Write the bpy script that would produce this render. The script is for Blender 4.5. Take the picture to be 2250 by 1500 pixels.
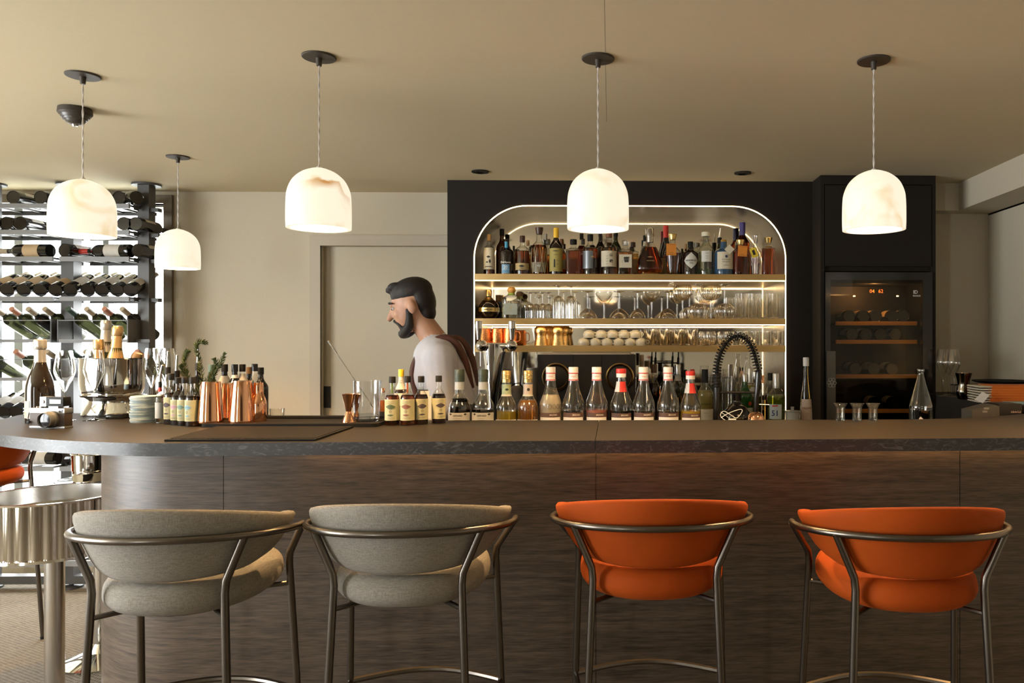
import bpy, bmesh, math, random
from mathutils import Vector, Matrix, Quaternion
random.seed(7)
for o in list(bpy.data.objects):
    bpy.data.objects.remove(o)
SC = bpy.context.scene
COL = SC.collection
R = math.radians
# ------------------------------------------------------------------ camera, world, exposure
F, PX, PY, CH, YAW = 1700., 1375., 752., 1.385, math.radians(1.15)
_s, _c = math.sin(YAW), math.cos(YAW)
cam = bpy.data.objects.new('camera', bpy.data.cameras.new('camera'))
COL.objects.link(cam)
cam.location = (0, 0, CH)
cam.rotation_euler = (R(90), 0, -YAW)
cam.data.sensor_width = 36
cam.data.lens = F / 2250 * 36
cam.data.shift_x = -(PX - 1125) / 2250
cam.data.shift_y = (PY - 750) / 2250
cam.data.clip_start = .05
SC.camera = cam
SC.view_settings.view_transform = 'Standard'
SC.view_settings.look = 'None'
SC.view_settings.exposure = 1.75
SC.view_settings.gamma = 1.0
SC.view_settings.use_curve_mapping = False
cy = SC.cycles
cy.use_denoising = True
cy.max_bounces = 10
cy.diffuse_bounces = 4
cy.glossy_bounces = 5
cy.transmission_bounces = 8
cy.transparent_max_bounces = 24
cy.caustics_reflective = False
cy.caustics_refractive = False
cy.sample_clamp_indirect = 6.0
cy.blur_glossy = 0.5
W = bpy.data.worlds.new('sky')
SC.world = W
W.use_nodes = True
W.node_tree.nodes['Background'].inputs[0].default_value = (.97, .985, 1.0, 1)
W.node_tree.nodes['Background'].inputs[1].default_value = 6.0


def area(name, loc, rot, sx, sy, power, col, portal=False):
    l = bpy.data.lights.new(name, 'AREA')
    l.shape = 'RECTANGLE'
    l.size, l.size_y, l.energy, l.color = sx, sy, power, col
    l.cycles.is_portal = portal
    o = bpy.data.objects.new(name, l)
    COL.objects.link(o)
    o.location, o.rotation_euler = loc, rot
    return o


# sky light coming in through the three windows (portals only guide the sky's own light)
area('window_portal', (-4.36, 1.0, 1.25), (0, R(-90), 0), 1.9, 2.7, 1, (1, 1, 1), True)
area('window_portal', (-3.3, -3.06, 1.25), (R(90), 0, 0), .6, 1.9, 1, (1, 1, 1), True)
area('window_portal', (-3.5, 4.8, 1.15), (R(-90), 0, 0), 1.9, 2.2, 1, (1, 1, 1), True)

# ------------------------------------------------------------------ pixel to room helpers


def ray(u, v):
    a, b = (u - PX) / F, (PY - v) / F
    return Vector((_s + a * _c, _c - a * _s, b))


def at(u, v, Y):
    d = ray(u, v)
    t = Y / d.y
    return Vector((t * d.x, Y, CH + t * d.z))


def atz(u, v, z):
    d = ray(u, v)
    t = (z - CH) / d.z
    return Vector((t * d.x, t * d.y, z))


def pxw(u, Y):
    """metres per pixel of a round thing's width at column u, depth Y"""
    a = (u - PX) / F
    return Y / (_c - a * _s) / F / math.sqrt(1 + a * a)


# ------------------------------------------------------------------ materials
MATS = {}


def nt(name):
    m = bpy.data.materials.new(name)
    m.use_nodes = True
    n = m.node_tree.nodes
    return m, n, m.node_tree.links, n['Principled BSDF']


def PM(name, col, rough=.5, metal=0., noise=0., nscale=40., stretch=(1, 1, 1), bump=0., **kw):
    if name in MATS:
        return MATS[name]
    m, n, L, b = nt(name)
    b.inputs['Base Color'].default_value = (*col, 1)
    b.inputs['Roughness'].default_value = rough
    b.inputs['Metallic'].default_value = metal
    for k, v in kw.items():
        i = b.inputs[k.replace('_', ' ')]
        i.default_value = (*v, 1) if isinstance(v, tuple) else v
    if noise or bump:
        tc = n.new('ShaderNodeTexCoord')
        mp = n.new('ShaderNodeMapping')
        mp.inputs['Scale'].default_value = stretch
        nz = n.new('ShaderNodeTexNoise')
        nz.inputs['Scale'].default_value = nscale
        nz.inputs['Detail'].default_value = 4
        L.new(tc.outputs['Object'], mp.inputs[0])
        L.new(mp.outputs[0], nz.inputs['Vector'])
        if noise:
            mx = n.new('ShaderNodeMix')
            mx.data_type = 'RGBA'
            mx.inputs[6].default_value = (*[c * (1 - noise) for c in col], 1)
            mx.inputs[7].default_value = (*[min(1, c * (1 + noise)) for c in col], 1)
            L.new(nz.outputs['Fac'], mx.inputs[0])
            L.new(mx.outputs[2], b.inputs['Base Color'])
        if bump:
            bp = n.new('ShaderNodeBump')
            bp.inputs['Strength'].default_value = bump
            bp.inputs['Distance'].default_value = .002
            L.new(nz.outputs['Fac'], bp.inputs['Height'])
            L.new(bp.outputs[0], b.inputs['Normal'])
    MATS[name] = m
    return m


def EM(name, col, s):
    if name in MATS:
        return MATS[name]
    m, n, L, b = nt(name)
    b.inputs['Base Color'].default_value = (*col, 1)
    b.inputs['Emission Color'].default_value = (*col, 1)
    b.inputs['Emission Strength'].default_value = s
    MATS[name] = m
    return m


def thin_glass(name, tint=(.97, .97, .96), edge=(.62, .62, .58), base=.05, gain=.75, ribs=0, rough=.02, power=2.4):
    """a thin glass wall: clear face-on, darker and mirror-like towards its edges"""
    if name in MATS:
        return MATS[name]
    m = bpy.data.materials.new(name)
    m.use_nodes = True
    n, L = m.node_tree.nodes, m.node_tree.links
    n.clear()
    out = n.new('ShaderNodeOutputMaterial')
    lw = n.new('ShaderNodeLayerWeight')
    lw.inputs[0].default_value = .5
    pw = n.new('ShaderNodeMath')
    pw.operation = 'POWER'
    pw.inputs[1].default_value = power
    mad = n.new('ShaderNodeMath')
    mad.operation = 'MULTIPLY_ADD'
    mad.inputs[1].default_value = gain
    mad.inputs[2].default_value = base
    mx = n.new('ShaderNodeMix')
    mx.data_type = 'RGBA'
    mx.inputs[6].default_value = (*tint, 1)
    mx.inputs[7].default_value = (*edge, 1)
    tr = n.new('ShaderNodeBsdfTransparent')
    gl = n.new('ShaderNodeBsdfGlossy')
    gl.inputs['Roughness'].default_value = rough
    ms = n.new('ShaderNodeMixShader')
    L.new(lw.outputs['Facing'], pw.inputs[0])
    L.new(pw.outputs[0], mad.inputs[0])
    L.new(pw.outputs[0], mx.inputs[0])
    L.new(mx.outputs[2], tr.inputs[0])
    L.new(mad.outputs[0], ms.inputs[0])
    L.new(tr.outputs[0], ms.inputs[1])
    L.new(gl.outputs[0], ms.inputs[2])
    L.new(ms.outputs[0], out.inputs[0])
    if ribs:
        tc = n.new('ShaderNodeTexCoord')
        sx = n.new('ShaderNodeSeparateXYZ')
        an = n.new('ShaderNodeMath')
        an.operation = 'ARCTAN2'
        ml = n.new('ShaderNodeMath')
        ml.operation = 'MULTIPLY'
        ml.inputs[1].default_value = ribs
        sn = n.new('ShaderNodeMath')
        sn.operation = 'SINE'
        bp = n.new('ShaderNodeBump')
        bp.inputs['Strength'].default_value = .6
        bp.inputs['Distance'].default_value = .004
        L.new(tc.outputs['Object'], sx.inputs[0])
        L.new(sx.outputs[1], an.inputs[0])
        L.new(sx.outputs[0], an.inputs[1])
        L.new(an.outputs[0], ml.inputs[0])
        L.new(ml.outputs[0], sn.inputs[0])
        L.new(sn.outputs[0], bp.inputs['Height'])
        L.new(bp.outputs[0], gl.inputs['Normal'])
        L.new(bp.outputs[0], lw.inputs['Normal'])
    MATS[name] = m
    return m


def liquid(name, col, tw=1.0, rough=0.0):
    return PM('liquid_' + name, col, rough, 0, Transmission_Weight=tw, IOR=1.34)


def wood_mat(name, c1, c2, rough=.42):
    if name in MATS:
        return MATS[name]
    m, n, L, b = nt(name)
    tc = n.new('ShaderNodeTexCoord')
    mp = n.new('ShaderNodeMapping')
    mp.inputs['Scale'].default_value = (1.5, 1.5, 25)
    n1 = n.new('ShaderNodeTexNoise')
    n1.inputs['Scale'].default_value = 2.2
    n1.inputs['Detail'].default_value = 8
    n1.inputs['Roughness'].default_value = .62
    n1.inputs['Distortion'].default_value = .9
    n2 = n.new('ShaderNodeTexNoise')
    n2.inputs['Scale'].default_value = 11
    n2.inputs['Detail'].default_value = 6
    cr = n.new('ShaderNodeValToRGB')
    cr.color_ramp.elements[0].position = .36
    cr.color_ramp.elements[0].color = (*c1, 1)
    cr.color_ramp.elements[1].position = .66
    cr.color_ramp.elements[1].color = (*c2, 1)
    ad = n.new('ShaderNodeMix')
    ad.data_type = 'FLOAT'
    ad.inputs[0].default_value = .5
    bp = n.new('ShaderNodeBump')
    bp.inputs['Strength'].default_value = .15
    bp.inputs['Distance'].default_value = .001
    L.new(tc.outputs['Object'], mp.inputs[0])
    L.new(mp.outputs[0], n1.inputs['Vector'])
    L.new(mp.outputs[0], n2.inputs['Vector'])
    L.new(n1.outputs['Fac'], ad.inputs[2])
    L.new(n2.outputs['Fac'], ad.inputs[3])
    L.new(ad.outputs[0], cr.inputs[0])
    L.new(cr.outputs[0], b.inputs['Base Color'])
    L.new(ad.outputs[0], bp.inputs['Height'])
    L.new(bp.outputs[0], b.inputs['Normal'])
    b.inputs['Roughness'].default_value = rough
    MATS[name] = m
    return m


def weave_mat(name, c1, c2, scale, rough=.95, rot=0., bump=.6, sheen=0.):
    if name in MATS:
        return MATS[name]
    m, n, L, b = nt(name)
    tc = n.new('ShaderNodeTexCoord')
    mp = n.new('ShaderNodeMapping')
    mp.inputs['Rotation'].default_value = (0, 0, rot)
    w1 = n.new('ShaderNodeTexWave')
    w1.inputs['Scale'].default_value = scale
    w1.inputs['Distortion'].default_value = 2.5
    w1.inputs['Detail'].default_value = 2
    w2 = n.new('ShaderNodeTexWave')
    w2.bands_direction = 'Y'
    w2.inputs['Scale'].default_value = scale * .8
    w2.inputs['Distortion'].default_value = 2.5
    w3 = n.new('ShaderNodeTexNoise')
    w3.inputs['Scale'].default_value = scale * 1.6
    mu = n.new('ShaderNodeMath')
    mu.operation = 'MULTIPLY'
    ad = n.new('ShaderNodeMath')
    ad.operation = 'ADD'
    mx = n.new('ShaderNodeMix')
    mx.data_type = 'RGBA'
    mx.inputs[6].default_value = (*c1, 1)
    mx.inputs[7].default_value = (*c2, 1)
    bp = n.new('ShaderNodeBump')
    bp.inputs['Strength'].default_value = bump
    bp.inputs['Distance'].default_value = .003
    L.new(tc.outputs['Object'], mp.inputs[0])
    for w in (w1, w2, w3):
        L.new(mp.outputs[0], w.inputs['Vector'])
    L.new(w1.outputs['Fac'], mu.inputs[0])
    L.new(w2.outputs['Fac'], mu.inputs[1])
    sc_ = n.new('ShaderNodeMath')
    sc_.operation = 'MULTIPLY_ADD'
    sc_.inputs[1].default_value = .9
    sc_.inputs[2].default_value = -.2
    L.new(w3.outputs['Fac'], sc_.inputs[0])
    L.new(mu.outputs[0], ad.inputs[0])
    L.new(sc_.outputs[0], ad.inputs[1])
    ad.use_clamp = True
    L.new(ad.outputs[0], mx.inputs[0])
    L.new(mx.outputs[2], b.inputs['Base Color'])
    L.new(ad.outputs[0], bp.inputs['Height'])
    L.new(bp.outputs[0], b.inputs['Normal'])
    b.inputs['Roughness'].default_value = rough
    b.inputs['Sheen Weight'].default_value = sheen
    MATS[name] = m
    return m


def fabric_mat(name, c1, c2, rough=.9, k=1.0):
    """woven cloth: fine threads along and across"""
    m, n, L, b = nt(name)
    tc = n.new('ShaderNodeTexCoord')
    fs = []
    for sc_ in ((45 * k, 45 * k, 700 * k), (500 * k, 500 * k, 40 * k)):
        mp = n.new('ShaderNodeMapping')
        mp.inputs['Scale'].default_value = sc_
        nz = n.new('ShaderNodeTexNoise')
        nz.inputs['Scale'].default_value = 1
        nz.inputs['Detail'].default_value = 2
        L.new(tc.outputs['Object'], mp.inputs[0])
        L.new(mp.outputs[0], nz.inputs['Vector'])
        fs.append(nz.outputs['Fac'])
    ad = n.new('ShaderNodeMath')
    ad.operation = 'ADD'
    L.new(fs[0], ad.inputs[0])
    L.new(fs[1], ad.inputs[1])
    cr = n.new('ShaderNodeValToRGB')
    cr.color_ramp.elements[0].position = .36
    cr.color_ramp.elements[0].color = (*c1, 1)
    cr.color_ramp.elements[1].position = .64
    cr.color_ramp.elements[1].color = (*c2, 1)
    hf = n.new('ShaderNodeMath')
    hf.operation = 'MULTIPLY'
    hf.inputs[1].default_value = .5
    L.new(ad.outputs[0], hf.inputs[0])
    L.new(hf.outputs[0], cr.inputs[0])
    L.new(cr.outputs[0], b.inputs['Base Color'])
    bp = n.new('ShaderNodeBump')
    bp.inputs['Strength'].default_value = .35
    bp.inputs['Distance'].default_value = .0015
    L.new(hf.outputs[0], bp.inputs['Height'])
    L.new(bp.outputs[0], b.inputs['Normal'])
    b.inputs['Roughness'].default_value = rough
    MATS[name] = m
    return m


def alabaster(name, stain=None, seed=0., lo=(.86, .68, .42), hi=(1., .91, .72), s=.275):
    """backlit stone shade: gives off light, with veins in the stone"""
    m, n, L, b = nt(name)
    tc = n.new('ShaderNodeTexCoord')
    mp = n.new('ShaderNodeMapping')
    mp.inputs['Location'].default_value = (seed, seed * 1.7, seed * .6)
    nz = n.new('ShaderNodeTexNoise')
    nz.inputs['Scale'].default_value = 9
    nz.inputs['Detail'].default_value = 5
    nz.inputs['Distortion'].default_value = 1.4
    cr = n.new('ShaderNodeValToRGB')
    cr.color_ramp.elements[0].position = .30
    cr.color_ramp.elements[0].color = (*lo, 1)
    cr.color_ramp.elements[1].position = .52
    cr.color_ramp.elements[1].color = (*hi, 1)
    L.new(tc.outputs['Object'], mp.inputs[0])
    L.new(mp.outputs[0], nz.inputs['Vector'])
    L.new(nz.outputs['Fac'], cr.inputs[0])
    last = cr.outputs[0]
    if stain:
        # an amber vein: a thin band of noise around one height on one side of the shade
        (sx, sz, wx, wz) = stain
        sp = n.new('ShaderNodeSeparateXYZ')
        L.new(tc.outputs['Object'], sp.inputs[0])
        nn = n.new('ShaderNodeTexNoise')
        nn.inputs['Scale'].default_value = 16
        nn.inputs['Detail'].default_value = 6
        L.new(tc.outputs['Object'], nn.inputs['Vector'])

        def mth(op, a, b_, c=None):
            k = n.new('ShaderNodeMath')
            k.operation = op
            for i, x in enumerate((a, b_, c)):
                if x is None:
                    continue
                if isinstance(x, (int, float)):
                    k.inputs[i].default_value = x
                else:
                    L.new(x, k.inputs[i])
            return k.outputs[0]
        zz = mth('ADD', sp.outputs[2], mth('MULTIPLY_ADD', nn.outputs['Fac'], .05, -.025))
        bend = mth('MULTIPLY', mth('MAXIMUM', mth('SUBTRACT', sp.outputs[0], sx + wx * .50), 0.), 2.6)
        dz = mth('DIVIDE', mth('SUBTRACT', mth('ADD', zz, bend), sz), wz)
        # sharp above, fading below
        up = mth('SUBTRACT', 1.0, mth('MULTIPLY', mth('MAXIMUM', dz, 0.), 5.))
        dn = mth('ADD', 1.0, mth('MINIMUM', dz, 0.))
        f = mth('MULTIPLY', mth('MAXIMUM', up, 0.), mth('MAXIMUM', dn, 0.))
        dx = mth('DIVIDE', mth('ABSOLUTE', mth('SUBTRACT', sp.outputs[0], sx), 0.), wx)
        f = mth('MULTIPLY', f, mth('MAXIMUM', mth('SUBTRACT', 1.15, dx), 0.))
        front = mth('LESS_THAN', sp.outputs[1], 0.)
        f = mth('MULTIPLY', f, front)
        mx = n.new('ShaderNodeMix')
        mx.data_type = 'RGBA'
        mx.clamp_factor = True
        L.new(f, mx.inputs[0])
        L.new(last, mx.inputs[6])
        mx.inputs[7].default_value = (.50, .20, .02, 1)
        last = mx.outputs[2]
    b.inputs['Base Color'].default_value = (.34, .29, .21, 1)
    L.new(last, b.inputs['Emission Color'])
    b.inputs['Emission Strength'].default_value = s
    b.inputs['Roughness'].default_value = .5
    return m


M_STEEL = PM('brushed_steel', (.62, .60, .57), .22, 1)
M_CHROME = PM('chrome', (.78, .77, .75), .06, 1)
M_COPPER = PM('polished_copper', (.93, .48, .27), .07, 1)
M_COPPERH = PM('hammered_copper', (.90, .36, .14), .14, 1, bump=1.0, nscale=190)
M_GOLDH = PM('hammered_gold', (.86, .58, .25), .14, 1, bump=1.0, nscale=190)
M_GUN = PM('gunmetal', (.155, .135, .115), .30, 1)
M_BLACK = PM('black_matte', (.009, .008, .0065), .6, Specular_IOR_Level=.3)
M_BLACKG = PM('black_gloss', (.010, .009, .008), .12)
M_DGLASS = PM('dark_bottle_glass', (.010, .008, .006), .07, Coat_Weight=.3)
M_GGLASS = PM('olive_bottle_glass', (.045, .05, .018), .07, Transmission_Weight=.35)
M_RUBBER = PM('black_rubber', (.010, .009, .008), .7, Specular_IOR_Level=.15)
M_GLASS = thin_glass('clear_glass', (.96, .95, .92), (.42, .40, .34), .13, .85)
M_RIB = thin_glass('ribbed_glass', (.95, .94, .90), (.40, .36, .28), ribs=22, gain=.9, base=.24)
M_RIB2 = thin_glass('fluted_glass', (.95, .94, .90), (.40, .36, .28), ribs=14, gain=.9, base=.22)
M_CRYS = PM('crystal_glass', (.98, .98, .97), 0., 0, Transmission_Weight=1.0, IOR=1.5)
M_BGLASS = thin_glass('bottle_glass', (.95, .95, .93), (.45, .43, .38), .05, .6)
M_CREAM = PM('cream_paper', (.72, .64, .47), .7, noise=.08, nscale=60)
M_YPAPER = PM('pale_yellow_paper', (.54, .50, .29), .7, noise=.10, nscale=90)
M_WHITE = PM('white_plastic', (.80, .78, .75), .45)
M_INK = PM('black_ink', (.02, .018, .016), .7)
M_RED = PM('red_plastic', (.62, .035, .025), .4)
M_GOLDC = PM('gold_cap', (.72, .52, .20), .32, 1)
M_CORK = PM('cork', (.50, .30, .13), .8, noise=.25, nscale=150)
M_BRASS = PM('warm_brushed_metal', (.70, .49, .22), .30, 1, noise=.12, nscale=6, stretch=(1, 8, 60), bump=.1)
M_RACK = PM('dark_rack_metal', (.085, .082, .080), .45, .2)
M_LED = EM('led_strip_light', (1., .72, .38), 3.2)

# ------------------------------------------------------------------ mesh tools


class MB:
    def __init__(s):
        s.V, s.Fc, s.M = [], [], []

    def add(s, V, Fc, mi=0, mat=None):
        b = len(s.V)
        s.V += [tuple(mat @ Vector(v)) if mat else tuple(v) for v in V]
        s.Fc += [tuple(i + b for i in f) for f in Fc]
        s.M += [mi] * len(Fc)
        return s

    def box(s, a, b, mi=0, mat=None):
        (x0, y0, z0), (x1, y1, z1) = a, b
        V = [(x, y, z) for z in (z0, z1) for y in (y0, y1) for x in (x0, x1)]
        return s.add(V, [(0, 2, 3, 1), (4, 5, 7, 6), (0, 1, 5, 4), (2, 6, 7, 3), (0, 4, 6, 2), (1, 3, 7, 5)], mi, mat)

    def lathe(s, prof, seg=24, sx=1, sy=1, n=2., mi=0, mat=None, wob=None):
        V, Fc, rings = [], [], []
        for r, z in prof:
            if r < 1e-6:
                rings.append([len(V)])
                V.append((0, 0, z))
            else:
                rg = []
                for k in range(seg):
                    a = 2 * math.pi * (k + .5) / seg
                    ca, sa = math.cos(a), math.sin(a)
                    if n != 2.:
                        ca = math.copysign(abs(ca) ** (2 / n), ca)
                        sa = math.copysign(abs(sa) ** (2 / n), sa)
                    w = wob(a, z) if wob else 1
                    rg.append(len(V))
                    V.append((r * sx * ca * w, r * sy * sa * w, z))
                rings.append(rg)
        for A, B in zip(rings, rings[1:]):
            if len(A) == 1 and len(B) == 1:
                continue
            for k in range(seg):
                j = (k + 1) % seg
                if len(A) == 1:
                    Fc.append((A[0], B[j], B[k]))
                elif len(B) == 1:
                    Fc.append((A[k], A[j], B[0]))
                else:
                    Fc.append((A[k], A[j], B[j], B[k]))
        return s.add(V, Fc, mi, mat)

    def tube(s, path, r, seg=8, closed=False, mi=0, mat=None, caps=True):
        P = [Vector(p) for p in path]
        n = len(P)
        rr = r if isinstance(r, (list, tuple)) else [r] * n
        T = []
        for i in range(n):
            a, b = (P[(i - 1) % n], P[(i + 1) % n]) if closed else (P[max(i - 1, 0)], P[min(i + 1, n - 1)])
            T.append((b - a).normalized())
        up = Vector((0, 0, 1)) if abs(T[0].z) < .9 else Vector((1, 0, 0))
        N = T[0].cross(up).normalized()
        V, Fc = [], []
        for i in range(n):
            if i:
                N = T[i - 1].rotation_difference(T[i]) @ N
            N = (N - T[i] * N.dot(T[i])).normalized()
            B = T[i].cross(N)
            for k in range(seg):
                a = 2 * math.pi * k / seg
                V.append(P[i] + (N * math.cos(a) + B * math.sin(a)) * rr[i])
        for i in range(n if closed else n - 1):
            j = (i + 1) % n
            for k in range(seg):
                l = (k + 1) % seg
                Fc.append((i * seg + k, j * seg + k, j * seg + l, i * seg + l))
        if caps and not closed:
            Fc.append(tuple(range(seg)))
            Fc.append(tuple(range((n - 1) * seg, n * seg))[::-1])
        return s.add(V, Fc, mi, mat)

    def prism(s, poly, z0, z1, mi=0, mat=None):
        n = len(poly)
        V = [(x, y, z0) for x, y in poly] + [(x, y, z1) for x, y in poly]
        Fc = [tuple(range(n))[::-1], tuple(range(n, 2 * n))] + [(i, (i + 1) % n, (i + 1) % n + n, i + n) for i in range(n)]
        return s.add(V, Fc, mi, mat)

    def mesh(s, name, mats, smooth=True, ang=38, bevel=0):
        me = bpy.data.meshes.new(name)
        me.from_pydata(s.V, [], s.Fc)
        for m in (mats if isinstance(mats, (list, tuple)) else [mats]):
            me.materials.append(m)
        if len(set(s.M)) > 1:
            me.polygons.foreach_set('material_index', s.M)
        bm = bmesh.new()
        bm.from_mesh(me)
        if bevel:
            bmesh.ops.bevel(bm, geom=bm.edges[:], offset=bevel, segments=2, affect='EDGES', profile=.7)
        bmesh.ops.recalc_face_normals(bm, faces=bm.faces[:])
        bm.to_mesh(me)
        bm.free()
        if smooth:
            me.polygons.foreach_set('use_smooth', [True] * len(me.polygons))
            me.set_sharp_from_angle(angle=R(ang))
        me.update()
        return me


def obj(name, me, parent=None, loc=None, rot=None):
    o = bpy.data.objects.new(name, me)
    COL.objects.link(o)
    if loc is not None:
        o.location = loc
    if rot is not None:
        o.rotation_euler = rot
    if parent is not None:
        o.parent = parent
    return o


def thing(name, label, cat, loc=(0, 0, 0), rotz=0., group=None, me=None):
    o = bpy.data.objects.new(name, me)
    COL.objects.link(o)
    o.location = loc
    o.rotation_euler = (0, 0, rotz)
    o['label'] = label
    o['category'] = cat
    if group:
        o['group'] = group
    return o


def struct(name, me, loc=None):
    o = obj(name, me, None, loc)
    o['kind'] = 'structure'
    return o


def dup(root, loc=None, label=None, quat=None, rotz=None, scale=None):
    def cp(o, par):
        c = o.copy()
        COL.objects.link(c)
        c.parent = par
        for ch in o.children:
            cp(ch, c)
        return c
    r = cp(root, None)
    if loc is not None:
        r.location = loc
    if label:
        r['label'] = label
    if quat is not None:
        r.rotation_mode = 'QUATERNION'
        r.rotation_quaternion = quat
    if rotz is not None:
        r.rotation_euler = (0, 0, rotz)
    if scale:
        r.scale = scale
    return r


def spl(pts, k=4):
    """smooth curve through control points (points given twice stay sharp)"""
    out = []
    P = [Vector(p) for p in pts]
    for i in range(len(P) - 1):
        p1, p2 = P[i], P[i + 1]
        if (p2 - p1).length < 1e-7:
            continue
        p0 = P[i - 1] if i else p1
        p3 = P[i + 2] if i + 2 < len(P) else p2
        for j in range(k):
            t = j / k
            out.append(tuple(.5 * ((2 * p1) + (p2 - p0) * t + (2 * p0 - 5 * p1 + 4 * p2 - p3) * t * t + (3 * p1 - p0 - 3 * p2 + p3) * t ** 3)))
    out.append(tuple(P[-1]))
    return out


_TX = {}


def text_geo(txt, size, bold=False, align='CENTER'):
    key = (txt, size, bold, align)
    if key not in _TX:
        cu = bpy.data.curves.new('lettering', 'FONT')
        cu.body = txt
        cu.size = size
        cu.align_x = align
        cu.align_y = 'CENTER'
        cu.resolution_u = 2
        if bold:
            cu.offset = size * .02
        o = bpy.data.objects.new('lettering', cu)
        COL.objects.link(o)
        dg = bpy.context.evaluated_depsgraph_get()
        dg.update()
        me = o.evaluated_get(dg).to_mesh()
        V = [tuple(v.co) for v in me.vertices]
        Fc = [tuple(p.vertices) for p in me.polygons]
        o.evaluated_get(dg).to_mesh_clear()
        bpy.data.objects.remove(o)
        bpy.data.curves.remove(cu)
        _TX[key] = (V, Fc)
    return _TX[key]


def text_flat(mb, txt, size, mat, mi=0, bold=False, align='CENTER'):
    V, Fc = text_geo(txt, size, bold, align)
    return mb.add(V, Fc, mi, mat)


def face_front(p):
    """matrix that stands a flat XY drawing upright facing the camera side (-Y) at p"""
    return Matrix.Translation(p) @ Matrix.Rotation(R(90), 4, 'X')


def wrap_pt(Rr, ang0, x, z):
    a = ang0 + x / Rr
    return (Rr * math.sin(a), -Rr * math.cos(a), z)


def wrap_geo(mb, V, Fc, Rr, z, ang0=0., mi=0):
    mb.add([wrap_pt(Rr, ang0, v[0], z + v[1]) for v in V], Fc, mi)


def wrap_patch(mb, Rr, z0, z1, half, ang0=0., mi=0, seg=10):
    V, Fc = [], []
    for i in range(seg + 1):
        a = ang0 - half + 2 * half * i / seg
        V += [(Rr * math.sin(a), -Rr * math.cos(a), z0), (Rr * math.sin(a), -Rr * math.cos(a), z1)]
    for i in range(seg):
        Fc.append((2 * i, 2 * i + 2, 2 * i + 3, 2 * i + 1))
    mb.add(V, Fc, mi)


def strips(pts, k=12):
    """a convex outline cut into upright slices, so that it can follow a curved face"""
    x0, x1 = min(p[0] for p in pts), max(p[0] for p in pts)
    V, Fc = [], []
    for i in range(k + 1):
        x = x0 + (x1 - x0) * min(max(i / k, 1e-4), 1 - 1e-4)
        ys = []
        for (xa, ya), (xb, yb) in zip(pts, pts[1:] + pts[:1]):
            if min(xa, xb) <= x <= max(xa, xb) and xa != xb:
                ys.append(ya + (yb - ya) * (x - xa) / (xb - xa))
        V += [(x, min(ys), 0), (x, max(ys), 0)]
    for i in range(k):
        Fc.append((2 * i, 2 * i + 2, 2 * i + 3, 2 * i + 1))
    return V, Fc


def wrap_poly(mb, Rr, pts, z, ang0=0., mi=0):
    V, Fc = strips(pts)
    wrap_geo(mb, V, Fc, Rr, z, ang0, mi)


def lens_pts(w, h, k=6):
    up = [(-w + 2 * w * i / k, h * math.cos(math.pi / 2 * (2 * i / k - 1)) ** 1.2) for i in range(k + 1)]
    dn = [(x, -y) for x, y in up[-2:0:-1]]
    return up + dn


def circ(r, n=12, cx=0, cy_=0):
    return [(cx + r * math.cos(2 * math.pi * i / n), cy_ + r * math.sin(2 * math.pi * i / n)) for i in range(n)]


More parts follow.
